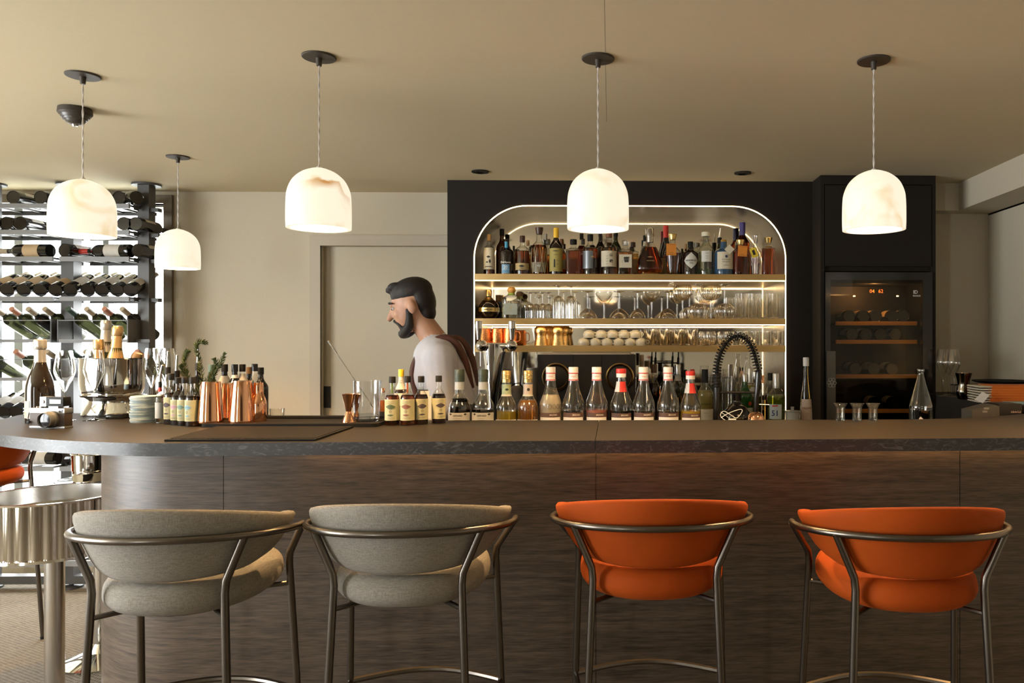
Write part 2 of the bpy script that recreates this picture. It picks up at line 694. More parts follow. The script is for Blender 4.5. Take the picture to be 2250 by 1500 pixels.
# ------------------------------------------------------------------ bottles
STY = {
    'std': ([(0, 0), (.9, 0), (.9, 0), (1, .015), (1, .30), (1, .55), (.95, .62), (.72, .68), (.46, .74), (.37, .79), (.34, .84), (.34, .95)], .86, .40),
    'squat': ([(0, 0), (.93, 0), (.93, 0), (1, .02), (1, .30), (1, .59), (.96, .65), (.78, .69), (.46, .735), (.34, .78), (.32, .84), (.32, .94)], .84, .38),
    'broad': ([(0, 0), (.86, 0), (.86, 0), (.93, .03), (.97, .25), (1, .46), (.97, .56), (.8, .64), (.5, .69), (.36, .74), (.34, .78), (.34, .86)], .82, .46),
    'fan': ([(0, 0), (.60, 0), (.60, 0), (.62, .03), (.86, .07), (1, .13), (.97, .22), (.82, .38), (.62, .52), (.42, .62), (.26, .68), (.24, .72), (.24, .84)], .83, .32),
    'cone': ([(0, 0), (.62, 0), (.62, 0), (.68, .05), (.85, .3), (1, .52), (.9, .60), (.6, .66), (.38, .70), (.33, .76), (.33, .86)], .86, .50),
    'square': ([(0, 0), (.94, 0), (.94, 0), (1, .02), (1, .3), (1, .68), (.94, .715), (.5, .75), (.34, .78), (.32, .82), (.32, .90)], .86, .46),
    'syrup': ([(0, 0), (.95, 0), (.95, 0), (1, .02), (1, .20), (1, .36), (.97, .42), (.82, .50), (.64, .59), (.50, .68), (.43, .76), (.40, .82), (.39, .93)], .80, .44),
    'liqueur': ([(0, 0), (.95, 0), (.95, 0), (1, .02), (1, .20), (.99, .36), (.92, .42), (.70, .50), (.50, .565), (.43, .60), (.42, .64), (.41, .93)], .79, .43),
    'bitters': ([(0, 0), (.95, 0), (.95, 0), (1, .02), (1, .30), (1, .50), (.95, .57), (.72, .64), (.46, .70), (.37, .75), (.35, .80), (.35, .90)], .87, .46),
    'champagne': ([(0, 0), (.92, 0), (.92, 0), (1, .02), (1, .22), (1, .38), (.95, .46), (.80, .55), (.60, .63), (.46, .70), (.39, .78), (.35, .93), (.35, .96)], .66, .40),
    'wine': ([(0, 0), (.93, 0), (.93, 0), (1, .015), (1, .30), (1, .58), (.95, .645), (.70, .70), (.46, .75), (.39, .80), (.37, .86), (.37, .985), (.34, 1), (0, 1)], .86, .40),
    'globe': ([(0, 0), (.4, 0), (.4, 0), (.62, .03), (.9, .16), (1, .31), (.9, .48), (.6, .62), (.38, .68), (.30, .73), (.28, .78), (.28, .92)], .78, .30),
    'tall': ([(0, 0), (1, 0), (1, 0), (.96, .2), (.8, .42), (.60, .56), (.46, .66), (.40, .74), (.36, .93)], .87, .48),
    'flask': ([(0, 0), (.95, 0), (.95, 0), (1, .03), (1, .30), (.97, .38), (.72, .56), (.46, .74), (.26, .90), (.26, .95), (.30, .96), (.30, 1), (.26, 1)], 1.0, .3),
}


def rad_at(prof, z):
    for (r0, z0), (r1, z1) in zip(prof, prof[1:]):
        if z0 <= z <= z1 and z1 > z0:
            return r0 + (r1 - r0) * (z - z0) / (z1 - z0)
    return prof[-1][0]


def bottle(name, label, u, vt, w, Y, z, style='std', glass=None, liq=None, fill=.62, cap=None, cap_name='cap', lab=(),
           n=2., sy=1., group=None, cat='bottle', rot=0., capz=None, capr=None, cap_prof=None, pos=None, dims=None, seg=24, no_cap=False):
    """a bottle whose outline is given in pixels of the photograph at depth Y, standing on height z.
    lab: list of (part name, z0, z1, half angle, material[, angle]) as fractions of the height"""
    pf, cz, cr_ = STY[style]
    cz, cr_ = capz or cz, capr or cr_
    if dims:
        Rr, Hh = dims
    else:
        Rr = .5 * w * pxw(u, Y)
        Hh = at(u, vt, Y).z - z
    p = at(u, 700, Y) if pos is None else Vector(pos)
    root = thing(name, label, cat, (p.x, p.y, z), rot, group)
    prof = [(max(0, r) * Rr, h * Hh) for r, h in spl(pf, 3)]
    root['r'] = Rr
    root['h'] = Hh
    g = MB().lathe(prof + [(0, prof[-1][1])], seg, 1, sy, n).mesh('glass_body', glass or M_BGLASS)
    obj('glass_body', g, root)
    if liq is not None:
        q = [(r * .95, .004 + h * .995) for r, h in prof if h < fill * Hh]
        top = fill * Hh
        q += [(rad_at(prof, top) * .95, top), (0, top)]
        obj('liquid', MB().lathe(q, seg, 1, sy, n).mesh('liquid', liq), root)
    if not no_cap:
        cp = cap_prof or [(0, cz), (cr_, cz), (cr_, cz), (cr_, 1 - .012), (cr_ * .93, 1), (0, 1)]
        obj(cap_name, MB().lathe([(r * Rr, h * Hh) for r, h in cp], 18).mesh('cap', cap or M_BLACK), root)
    for it in lab:
        nm, z0, z1, half, m = it[:5]
        an = it[5] if len(it) > 5 else 0.
        mb = MB()
        if half > 2:
            zs = [z0 + (z1 - z0) * k / 5 for k in range(6)]
            mb.lathe([(rad_at(prof, z * Hh) + .0008, z * Hh) for z in zs], 24)
        elif n > 3:
            x = Rr * .99 * half
            y = -Rr * sy - .0008
            mb.box((-x, y, z0 * Hh), (x, y + .0006, z1 * Hh))
        else:
            rr = max(rad_at(prof, z0 * Hh), rad_at(prof, z1 * Hh), rad_at(prof, (z0 + z1) / 2 * Hh)) + .0007
            if abs(rad_at(prof, z0 * Hh) - rad_at(prof, z1 * Hh)) < .002:
                wrap_patch(mb, rr, z0 * Hh, z1 * Hh, half, an)
            else:
                K = 6
                for k in range(K):
                    a, b = z0 + (z1 - z0) * k / K, z0 + (z1 - z0) * (k + 1) / K
                    ra, rb = rad_at(prof, a * Hh) + .0009, rad_at(prof, b * Hh) + .0009
                    V, Fc = [], []
                    for i in range(11):
                        t = an - half + 2 * half * i / 10
                        V += [(ra * math.sin(t), -ra * math.cos(t), a * Hh), (rb * math.sin(t), -rb * math.cos(t), b * Hh)]
                    mb.add(V, [(2 * i, 2 * i + 2, 2 * i + 3, 2 * i + 1) for i in range(10)])
        obj(nm, mb.mesh(nm, m), root)
    return root


def print_on(root, name, mat, items, rr=None, n=2., sy=1.):
    """lettering and marks on a bottle's front. items: ('t', text, size, x, z[, bold]) or ('p', points, x, z) in metres"""
    Rr = (rr or root['r']) + .0014
    mb = MB()
    for it in items:
        if it[0] == 't':
            V, Fc = text_geo(it[1], it[2], len(it) > 5 and it[5])
            V = [(v[0] + it[3], v[1], 0) for v in V]
            z = it[4]
        else:
            V, Fc = strips([(x + it[2], y) for x, y in it[1]], 8)
            z = it[3]
        if n > 3:
            mb.add([(v[0], -(root['r'] * sy) - .0014, z + v[1]) for v in V], Fc)
        else:
            wrap_geo(mb, V, Fc, Rr, z)
    return obj(name, mb.mesh(name, mat, smooth=False), root)
# ------------------------------------------------------------------ the room
ZC = 2.283
YB, YN, YM = 4.66, 4.30, 4.62       # back wall, niche front, mirror
XL, XR, YR = -4.3, 2.19, -3.0
M_WALL = PM('beige_plaster', (.56, .495, .375), .85, noise=.05, nscale=120, bump=.1)
M_CEIL = PM('tan_ceiling_paint', (.61, .515, .335), .85, noise=.03, nscale=90, bump=.06)
M_DARKP = PM('dark_brown_panel', (.016, .012, .0085), .75, noise=.06, nscale=160, Specular_IOR_Level=.25)
M_CAB = PM('dark_cabinet_front', (.015, .0115, .008), .7, noise=.05, nscale=140, Specular_IOR_Level=.25)
M_TRIMB = PM('beige_door_trim', (.50, .435, .34), .7)
M_BRONZE = PM('bronze_window_frame', (.17, .135, .095), .5, .2)
M_DWALL = PM('dark_wood_wall', (.07, .055, .045), .6)
M_CARPET = weave_mat('woven_sisal', (.10, .08, .058), (.28, .23, .165), 24, rot=R(28), bump=.8)
M_PANE = thin_glass('window_pane', (.97, .98, .98), (.8, .85, .85), .02, .5)

struct('floor', MB().box((XL, YR, -.05), (XR + .1, 5.2, 0)).mesh('floor', M_CARPET, False))
cl = MB().box((XL - .1, YR - .1, ZC), (-.0155, 3.15, ZC + .1)).box((XL - .1, 3.15, ZC), (-.0145, 5.3, ZC + .1)).box((-.0145, YR - .1, ZC), (XR + .3, 5.3, ZC + .1)).box((-.03, YR, ZC + .012), (0, 5.2, ZC + .1))
struct('ceiling', cl.mesh('ceiling', M_CEIL, False))

# back wall with a window opening at the left and a recessed door
wx1 = at(363, 500, YB).x            # right edge of the window opening
wzt = at(200, 447, YB).z
dx0, dx1 = at(705, 600, YB).x, at(990, 600, YB).x
dzt = at(800, 540, YB).z
wb = MB().box((XL - .1, YB, wzt), (wx1, YB + .12, ZC)).box((XL - .1, YB, 0), (wx1, YB + .12, .12))
wb.box((wx1, YB, 0), (dx0, YB + .12, ZC)).box((dx0, YB, dzt), (dx1 + .3, YB + .12, ZC)).box((dx1 + .02, YB, 0), (dx1 + .3, YB + .12, dzt))
struct('wall_back', wb.mesh('wall_back', M_WALL, False))
dr = struct('door_1', MB().box((dx0 - .05, YB + .055, 0), (dx1 + .02, YB + .10, dzt + .05)).mesh('door_1', M_WALL, False))
hp = at(718.5, 872, YB + .05)
obj('pull_handle', MB().box((hp.x - .02, YB + .047, hp.z - .065), (hp.x + .02, YB + .056, hp.z + .065)).box((hp.x - .012, YB + .0475, hp.z - .055), (hp.x + .012, YB + .044, hp.z - .05)).mesh('pull_handle', M_BLACK, False), dr)
fx0, fz1 = at(680, 600, YB - .01).x, at(800, 516, YB - .01).z
struct('trim_1', MB().box((fx0, YB - .012, 0), (dx0, YB + .01, dzt)).mesh('trim_1', M_TRIMB, False))
struct('trim_2', MB().box((fx0, YB - .012, dzt), (dx1 + .1, YB + .01, fz1)).mesh('trim_2', M_TRIMB, False))

# the window behind the wine rack
wn = struct('window_1', MB().box((wx1, YB - .02, .08), (wx1 + .05, YB + .11, wzt + .05)).box((XL, YB - .02, wzt), (wx1, YB + .11, wzt + .05)).box((XL, YB + .03, .08), (wx1, YB + .11, .14)).mesh('window_1', M_BRONZE, False, bevel=0))
for u, w in ((46, .05), (237, .035)):
    x = at(u, 600, YB + .06).x
    obj('mullion', MB().box((x - w / 2, YB + .04, .14), (x + w / 2, YB + .09, wzt)).mesh('mullion', PM('pale_mullion', (.42, .46, .46), .4), False), wn)
xs = [XL, at(46, 600, YB + .06).x, at(237, 600, YB + .06).x, wx1]
for a, b in zip(xs, xs[1:]):
    obj('pane', MB().box((a + .01, YB + .06, .14), (b - .01, YB + .066, wzt)).mesh('pane', M_PANE, False), wn)
M_PAVE = PM('pale_terrace', (.55, .56, .52), .9, noise=.15, nscale=4)
struct('ground', MB().box((-9, 5.2, -.3), (1, 16, -.05)).mesh('ground', M_PAVE, False))

# left wall with a wide window, the wall behind the camera with another: the daylight of the room
struct('wall_left', MB().box((XL - .12, YR, 0), (XL, 5.2, .3)).box((XL - .12, YR, 2.2), (XL, 5.2, ZC)).box((XL - .12, YR, .3), (XL, -.33, 2.2)).box((XL - .12, 2.35, .3), (XL, 5.2, 2.2)).mesh('wall_left', M_WALL, False))
w2 = struct('window_2', MB().box((XL - .1, 2.27, .3), (XL - .02, 2.35, 2.2)).box((XL - .1, -.33, .3), (XL - .02, -.25, 2.2)).box((XL - .1, .97, .3), (XL - .02, 1.05, 2.2)).mesh('window_2', M_BRONZE, False))
for a, b in ((-.25, .97), (1.05, 2.27)):
    obj('pane', MB().box((XL - .065, a, .3), (XL - .059, b, 2.2)).mesh('pane', M_PANE, False), w2)
struct('wall_front', MB().box((XL, YR - .12, 0), (XR, YR, .3)).box((XL, YR - .12, 2.2), (XR, YR, ZC)).box((XL, YR - .12, .3), (-3.6, YR, 2.2)).box((-3.0, YR - .12, .3), (XR, YR, 2.2)).mesh('wall_front', M_WALL, False))
struct('wall_front_panelling', MB().box((-.4, YR, 1.29), (1.95, YR + .04, 2.08)).mesh('wall_front_panelling', M_DWALL, False))
w3 = struct('window_3', MB().box((-3.6, YR - .1, .3), (-3.52, YR - .02, 2.2)).box((-3.08, YR - .1, .3), (-3., YR - .02, 2.2)).mesh('window_3', M_BRONZE, False))
for a, b in ((-3.52, -3.08),):
    obj('pane', MB().box((a, YR - .065, .3), (b, YR - .059, 2.2)).mesh('pane', M_PANE, False), w3)

# right wall, the piece of wall beyond the fridge and the boxed beam
struct('wall_right', MB().box((XR, YR, 0), (XR + .1, 4.44, 2.129)).box((XR, YR, 2.12), (XR + .1, 4.5, ZC)).mesh('wall_right', M_WALL, False))
struct('wall_back_right', MB().box((1.2, 4.44, 0), (XR + .1, 4.56, ZC)).mesh('wall_back_right', M_WALL, False))
struct('beam', MB().prism([(1.967, YR), (XR, YR), (XR, 4.439), (1.757, 4.439), (1.757, 4.33), (1.967, 4.33)], 2.129, ZC).mesh('beam', M_WALL, False))

# niche wall with its arched opening
nx0, nx1 = at(1042, 602, YN).x, at(1726, 602, YN).x
nzt = at(1383, 452.5, YN).z
RAD = .295
arch = [(nx0, .80)]
for i in range(17):
    t = R(180 - 90 * i / 16)
    arch.append((nx0 + RAD + RAD * math.cos(t), nzt - RAD + RAD * math.sin(t)))
for i in range(17):
    t = R(90 - 90 * i / 16)
    arch.append((nx1 - RAD + RAD * math.cos(t), nzt - RAD + RAD * math.sin(t)))
arch.append((nx1, .80))
wl, wr = at(983, 600, YN).x, at(1803, 600, YN).x
poly = [(wl, 0), (wl, ZC), (wr, ZC), (wr, 0), (nx1, 0)] + arch[::-1] + [(nx0, 0)]
V = [(x, YN, z) for x, z in poly] + [(x, YN + .03, z) for x, z in poly]
k = len(poly)
mb = MB().add(V, [tuple(range(k)), tuple(range(k, 2 * k))[::-1]] + [(i, (i + 1) % k, (i + 1) % k + k, i + k) for i in range(k)])
mb.box((wl, YN + .03, 0), (wl + .03, YB, ZC)).box((wr - .1, YN + .03, 0), (wr, YB, ZC)).box((wl, YM + .012, .5), (wr, YM + .03, ZC))
wn_ = struct('wall_niche', mb.mesh('wall_niche', M_DARKP, False))
M_LINER = PM('brushed_niche_lining', (.46, .40, .32), .26, 1, noise=.1, nscale=8, stretch=(1, 40, 1))
V, Fc = [], []
for x, z in arch:
    V += [(x, YN + .002, z), (x, YM, z)]
for i in range(len(arch) - 1):
    Fc.append((2 * i, 2 * i + 1, 2 * i + 3, 2 * i + 2))
obj('niche_lining', MB().add(V, Fc).mesh('niche_lining', M_LINER), wn_)
M_MIRROR = PM('tinted_mirror', (.86, .83, .76), .05, 1)
obj('mirror', MB().box((nx0 - .02, YM, .7), (nx1 + .02, YM + .008, nzt + .02)).mesh('mirror', M_MIRROR, False), wn_)
obj('light_strip', MB().tube([(x, YN - .001, z) for x, z in arch], .0032, 6).mesh('light_strip', M_LED), wn_)
ZS = [at(1383, 602, YN).z, at(1383, 699.5, YN).z, at(1383, 759, YN).z]
ZSB = [at(1383, 615.5, YN).z, at(1383, 712.5, YN).z, at(1383, 773, YN).z]
for i, nm in enumerate(('top shelf, which holds the spirit bottles', 'middle shelf, which holds the stemmed glasses', 'lowest shelf, which holds the cups and mugs')):
    sh = thing('niche_shelf', 'thick brushed brass coloured %s in the lit niche' % nm, 'shelf', group='shelves in the lit niche')
    obj('board', MB().box((nx0 + .001, YN - .004, ZSB[i]), (nx1 - .001, YM, ZS[i])).mesh('board', M_BRASS, False), sh)
    if i < 2:
        obj('light_strip', MB().box((nx0 + .006, YN - .003, ZSB[i] - .0048), (nx1 - .006, YN + .004, ZSB[i] - .0002)).mesh('light_strip', M_LED, False), sh)

# ------------------------------------------------------------------ the bar
ZT = 1.10
M_TOP = PM('dark_stone_laminate', (.021, .0175, .014), .5, noise=.25, nscale=220, Specular_IOR_Level=.12)
m, n, L, b = nt('speckled_slab_edge')
tc = n.new('ShaderNodeTexCoord')
mp = n.new('ShaderNodeMapping')
mp.inputs['Scale'].default_value = (1, 1, 2.2)
nz = n.new('ShaderNodeTexNoise')
nz.inputs['Scale'].default_value = 34
nz.inputs['Detail'].default_value = 7
nz.inputs['Distortion'].default_value = 1.8
cr = n.new('ShaderNodeValToRGB')
cr.color_ramp.elements[0].position = .52
cr.color_ramp.elements[0].color = (.026, .025, .024, 1)
cr.color_ramp.elements[1].position = .74
cr.color_ramp.elements[1].color = (.10, .098, .095, 1)
L.new(tc.outputs['Object'], mp.inputs[0])
L.new(mp.outputs[0], nz.inputs['Vector'])
L.new(nz.outputs['Fac'], cr.inputs[0])
L.new(cr.outputs[0], b.inputs['Base Color'])
b.inputs['Roughness'].default_value = .38
M_EDGE = m
M_WALNUT = wood_mat('grey_walnut_veneer', (.030, .0195, .0125), (.125, .087, .057))

bar = thing('bar_counter', 'long dark topped bar with rounded left end and grey walnut front', 'bar')
PF = lambda x: 2.216 + (x + 1.149) * .0283          # front edge line
left = [(-1.149, 2.216), (-1.30, 2.214), (-1.413, 2.231), (-1.605, 2.286), (-1.746, 2.354), (-1.891, 2.437), (-2.04, 2.56), (-2.16, 2.71), (-2.247, 2.896), (-2.317, 3.075)]
left = spl([(x, y, 0) for x, y in left], 3)
seam_f, seam_b = atz(1308, 967.5, ZT), atz(1316, 923, ZT)
polyL = [(seam_f.x - .0008, PF(seam_f.x))] + [(p[0], p[1]) for p in left] + [(-2.33, 3.16), (-1.50, 3.16), (-1.40, 3.13), (-1.33, 3.06), (-1.27, 2.93), (-1.15, 2.86), (-.60, 2.843), (seam_b.x - .0008, 2.838)]
back = [(.602, 2.838), (1.111, 2.845), (1.295, 2.876), (1.415, 2.915), (1.65, 3.053), (1.80, 3.2), (1.86, 3.4)]
polyR = [(seam_f.x + .0008, PF(seam_f.x)), (seam_b.x + .0008, 2.838)] + back + [(XR - .03, 3.4), (XR - .03, PF(2.16))]


def slab(name, poly, z0, z1):
    mb = MB()
    n_ = len(poly)
    V = [(x, y, z0) for x, y in poly] + [(x, y, z1) for x, y in poly]
    mb.add(V, [tuple(range(n_, 2 * n_)), tuple(range(n_))[::-1]], 0)
    mb.add(V, [(i, (i + 1) % n_, (i + 1) % n_ + n_, i + n_) for i in range(n_)], 1)
    me = mb.mesh(name, [M_TOP, M_EDGE], True, 20)
    return obj(name, me, bar)


slab('worktop_slab', polyL, ZT - .037, ZT)
slab('worktop_slab', polyR, ZT - .037, ZT)
# front panels
IN = .20
panel_path = []
cx, cyc, rr = -1.335, PF(-1.45) + IN + .42, .42
for i in range(13):
    t = R(180 + 90 * i / 12)
    panel_path.append((cx + rr * math.cos(t), cyc + rr * math.sin(t)))
panel_path = [(cx - rr, 3.05)] + panel_path
xs_ = [at(u, 1050, 2.42).x for u in (493, 1309, 2128)]


def panel(path):
    V, Fc = [], []
    for x, y in path:
        V += [(x, y, 0), (x, y, ZT - .038)]
    n_ = len(path)
    for x, y in path:
        V += [(x + .012, y + .018, 0), (x + .012, y + .018, ZT - .038)]
    for i in range(n_ - 1):
        Fc += [(2 * i, 2 * i + 2, 2 * i + 3, 2 * i + 1), (2 * n_ + 2 * i, 2 * n_ + 2 * i + 1, 2 * n_ + 2 * i + 3, 2 * n_ + 2 * i + 2)]
    e = 2 * n_ - 2
    Fc += [(0, 1, 2 * n_ + 1, 2 * n_), (e, 2 * n_ + e, 2 * n_ + e + 1, e + 1)]
    obj('wood_panel', MB().add(V, Fc).mesh('wood_panel', M_WALNUT), bar)


PB = lambda x: PF(x) + IN
panel(panel_path + [(xs_[0] - .001, PB(xs_[0]))])
panel([(xs_[0] + .001, PB(xs_[0])), (xs_[1] - .001, PB(xs_[1]))])
panel([(xs_[1] + .001, PB(xs_[1])), (xs_[2] - .001, PB(xs_[2]))])
panel([(xs_[2] + .001, PB(xs_[2])), (XR - .03, PB(XR))])
obj('carcass', MB().box((-1.70, 2.80, 0), (-1.40, 3.04, ZT - .04)).box((-1.40, 2.50, 0), (XR - .03, 2.72, ZT - .04)).mesh('carcass', M_BLACK, False), bar)
# warm light strip under the overhang
us = thing('counter_light_strip', 'thin warm light strip fixed under the front overhang of the bar', 'light strip')
xa, xb = -.95, XR - .06
obj('light_tape', MB().add([(xa, PB(xa) - .030, ZT - .0385), (xb, PB(xb) - .030, ZT - .0385), (xb, PB(xb) - .022, ZT - .0385), (xa, PB(xa) - .022, ZT - .0385), (xa, PB(xa) - .030, ZT - .042), (xb, PB(xb) - .030, ZT - .042), (xb, PB(xb) - .022, ZT - .042), (xa, PB(xa) - .022, ZT - .042)], [(0, 1, 2, 3), (4, 5, 6, 7), (0, 1, 5, 4), (2, 3, 7, 6), (0, 3, 7, 4), (1, 2, 6, 5)]).mesh('light_tape', EM('counter_strip_light', (1, .60, .24), 5.5), False), us)
# lower ledge behind the bar top
ledge = thing('speed_rail', 'dark ledge behind the bar top that the syrup bottles stand on', 'ledge')
obj('rail_shelf', MB().box((-.66, 2.87, 1.03), (1.75, 3.16, 1.05)).mesh('rail_shelf', M_BLACK, False), ledge)
obj('support', MB().box((-.64, 2.88, 0), (1.7, 2.94, 1.03)).mesh('support', M_BLACK, False), ledge)
# back counter
ZK = .93
bk = thing('back_counter', 'dark back counter under the lit niche', 'counter')
obj('worktop', MB().box((nx0 - .05, 3.86, ZK - .03), (1.10, YN - .006, ZK)).box((nx0 + .004, YN - .006, ZK - .03), (nx1 - .004, YM - .004, ZK)).mesh('worktop', M_BLACK, False), bk)
obj('base_cabinet', MB().box((nx0 - .05, 3.90, 0), (1.10, YN - .006, ZK - .03)).mesh('base_cabinet', M_CAB, False), bk)

# ------------------------------------------------------------------ tall fridge cabinet
YF = 4.13
cb = thing('fridge_cabinet', 'tall dark cabinet that frames the wine fridge', 'cabinet')
X0, X1 = at(1803, 600, YF).x, at(2056, 600, YF).x
fx0, fx1 = at(1811, 600, YF).x, at(2048, 600, YF).x
ft = at(1900, 597, YF).z
obj('carcass', MB().box((X0, YF, 0), (fx0, 4.44, ZC - .001)).box((fx1, YF, 0), (X1, 4.44, ZC - .001)).box((fx0, YF + .02, ft + .006), (fx1, 4.44, ZC - .001)).box((fx0, YF, at(1900, 405, YF).z), (fx1, YF + .03, ZC - .001)).mesh('carcass', M_CAB, False), cb)
obj('door', MB().box((fx0 + .004, YF - .003, at(1900, 585, YF).z), (fx1 - .004, YF + .018, at(1900, 407, YF).z)).mesh('door', M_CAB, False, bevel=.001), cb)
fr = thing('wine_fridge', 'tall black wine fridge with glass door and wooden shelf fronts', 'fridge')
M_FIN = PM('fridge_interior', (.012, .010, .008), .5)
obj('case', MB().box((fx0 + .004, YF + .03, .1), (fx0 + .03, 4.43, ft)).box((fx1 - .03, YF + .03, .1), (fx1 - .004, 4.43, ft)).box((fx0 + .03, YF + .03, ft - .06), (fx1 - .03, 4.43, ft)).box((fx0 + .03, 4.41, .1), (fx1 - .03, 4.43, ft - .06)).box((fx0 + .004, YF + .03, .02), (fx1 - .004, 4.43, .1)).mesh('case', M_FIN, False), fr)
gl = obj('door', MB().box((fx0 + .003, YF - .012, .1), (fx0 + .03, YF + .025, ft - .003)).box((fx1 - .055, YF - .012, .1), (fx1 - .003, YF + .025, ft - .003)).box((fx0 + .03, YF - .012, ft - .045), (fx1 - .055, YF + .025, ft - .003)).mesh('door', M_BLACKG, False), fr)
M_FGLASS = thin_glass('smoked_fridge_glass', (.80, .76, .68), (.3, .3, .3), .018, .5)
obj('glass_pane', MB().box((fx0 + .03, YF - .012, .1), (fx1 - .055, YF - .008, ft - .045)).mesh('glass_pane', M_FGLASS, False), gl)
hx0, hx1, hz = at(1816, 800, YF - .02).x, at(1835, 800, YF - .02).x, at(1825, 771, YF - .02).z
hd = obj('handle', MB().box((hx0, YF - .03, .55), (hx1, YF - .013, hz)).mesh('handle', PM('handle_grey', (.10, .095, .085), .35, .6), False), gl)
q = at(1828, 842, YF - .032)
lg = MB()
for dx, dz in ((-.008, .02), (.008, .02), (-.016, .004), (0, .006), (.015, .002), (-.008, -.012), (.008, -.012)):
    lg.tube([(q.x + dx + .010 * math.cos(t * math.pi / 6), YF - .0305, q.z + dz + .008 * math.sin(t * math.pi / 6)) for t in range(12)], .0009, 4, True)
obj('emblem', lg.mesh('emblem', PM('silver_print', (.45, .42, .36), .4)), hd)
M_SHELFW = PM('amber_wood_front', (.72, .29, .05), .4, noise=.15, nscale=9, stretch=(1, 1, 20))
FRSH = []
for v in (706, 746.5, 822, 898):
    z1 = at(1925, v, YF + .07).z
    x0, x1 = at(1836, v, YF + .07).x, at(2014, v, YF + .07).x
    FRSH.append((z1, x0, x1))
    obj('shelf_front', MB().box((x0, YF + .06, z1 - .022), (x1, YF + .08, z1)).mesh('shelf_front', M_SHELFW, False, bevel=.003), fr)
    obj('wire_shelf', MB().box((x0, YF + .08, z1 - .018), (x1, 4.40, z1 - .010)).mesh('wire_shelf', M_BLACK, False), fr)
dsp = at(1925, 640, YF + .05)
mb = MB()
for t, dx in (('04', -.024), ('62', .024)):
    text_flat(mb, t, .028, face_front((dsp.x + dx, YF + .044, dsp.z)))
obj('display', mb.mesh('display', EM('display_amber', (1, .25, .05), .35), False), fr)
for u in (1877, 1972):
    p = at(u, 651.5, YF + .1)
    obj('spot', MB().lathe([(0, 0), (.006, 0), (.006, .006), (0, .006)], 10, mat=Matrix.Translation(p)).mesh('spot', EM('fridge_spot', (1, .55, .2), 4)), fr)
p = at(2014, 645, YF - .013)
mb = MB()
text_flat(mb, 'FRANCE', .011, face_front((p.x, YF - .0135, p.z - .012)), bold=True)
text_flat(mb, 'ID', .026, face_front((p.x - .006, YF - .0135, p.z + .008)), bold=True)
obj('logo', mb.mesh('logo', PM('white_print', (.75, .73, .70), .6), False), gl)
lp = bpy.data.lights.new('fridge_lamp', 'POINT')
lp.energy, lp.color, lp.shadow_soft_size = .6, (1, .50, .16), .03
lo = bpy.data.objects.new('fridge_lamp', lp)
COL.objects.link(lo)
lo.location = ((fx0 + fx1) / 2, YF + .05, ft - .09)

# ------------------------------------------------------------------ ceiling fittings
M_ALAB = {
    0: alabaster('alabaster_veined', None, 1.3),
    1: alabaster('alabaster_amber_stain', (.045, .138, .062, .030), 4.2),
    2: alabaster('alabaster_cloudy', None, 7.7, (.88, .74, .50)),
    3: alabaster('alabaster_diagonal', None, 9.1),
    4: alabaster('alabaster_plain', None, 12.4, (.9, .78, .55)),
}
M_CORD = PM('clear_cord', (.62, .58, .55), .3)
M_PLATE = PM('bronze_plate', (.055, .045, .035), .5, .3)
PR, PZ0, PZ1 = .0965, 1.742, 1.932
prof = [(PR - .012, 0), (PR, 0), (PR + .001, .03), (PR, .09), (PR * .95, .122), (PR * .80, .152), (PR * .55, .174), (PR * .28, .186), (.012, .190), (.012, .180), (PR * .27, .176), (PR * .52, .164), (PR * .75, .144), (PR * .86, .118), (PR - .011, .085), (PR - .012, 0)]
LAB5 = ['glowing alabaster pendant lamp hanging at the far left, beside the wine rack', 'glowing alabaster pendant lamp with a dark amber stain, in front of the beige wall',
        'glowing alabaster pendant lamp in front of the arched bottle niche', 'glowing alabaster pendant lamp in front of the tall fridge cabinet', 'small looking alabaster pendant lamp hanging behind the others near the window']
for i, (u, v) in enumerate(((182, 165), (701, 124), (1314, 127.5), (1920, 132), (391, 344))):
    p = atz(u, v, ZC)
    t = thing('pendant_lamp', LAB5[i], 'lamp', (p.x, p.y, PZ0), 0, 'alabaster pendant lamps over the bar')
    obj('lamp_shade', MB().lathe([(max(0, r), z) for r, z, _ in spl([(r, z, 0) for r, z in prof[:2]] + [(prof[1][0], prof[1][1], 0)] + [(r, z, 0) for r, z in prof[2:9]], 5)] + prof[9:], 56).mesh('lamp_shade', M_ALAB[i]), t)
    obj('ceiling_plate', MB().lathe([(0, ZC - PZ0 - .006), (.05, ZC - PZ0 - .006), (.052, ZC - PZ0 - .004), (.052, ZC - PZ0 - .0005), (0, ZC - PZ0 - .0005)], 28).lathe([(0, ZC - PZ0 - .03), (.008, ZC - PZ0 - .03), (.010, ZC - PZ0 - .006)], 12).mesh('ceiling_plate', M_PLATE), t)
    z0, z1 = .185, ZC - PZ0 - .028
    hx = MB()
    for ph in (0, math.pi):
        hx.tube([(.0016 * math.cos(ph + j * .7), .0016 * math.sin(ph + j * .7), z0 + (z1 - z0) * j / 40) for j in range(41)], .0016, 5)
    obj('cord', hx.mesh('cord', M_CORD), t)
    obj('lamp_holder', MB().lathe([(0, .12), (.014, .12), (.016, .185), (.006, .195), (0, .195)], 12).mesh('lamp_holder', M_WHITE), t)
    lp = bpy.data.lights.new('pendant_bulb', 'POINT')
    lp.energy, lp.color, lp.shadow_soft_size = 17, (1, .62, .28), .03
    lo = bpy.data.objects.new('pendant_bulb', lp)
    COL.objects.link(lo)
    lo.location = (p.x, p.y, PZ0 + .085)
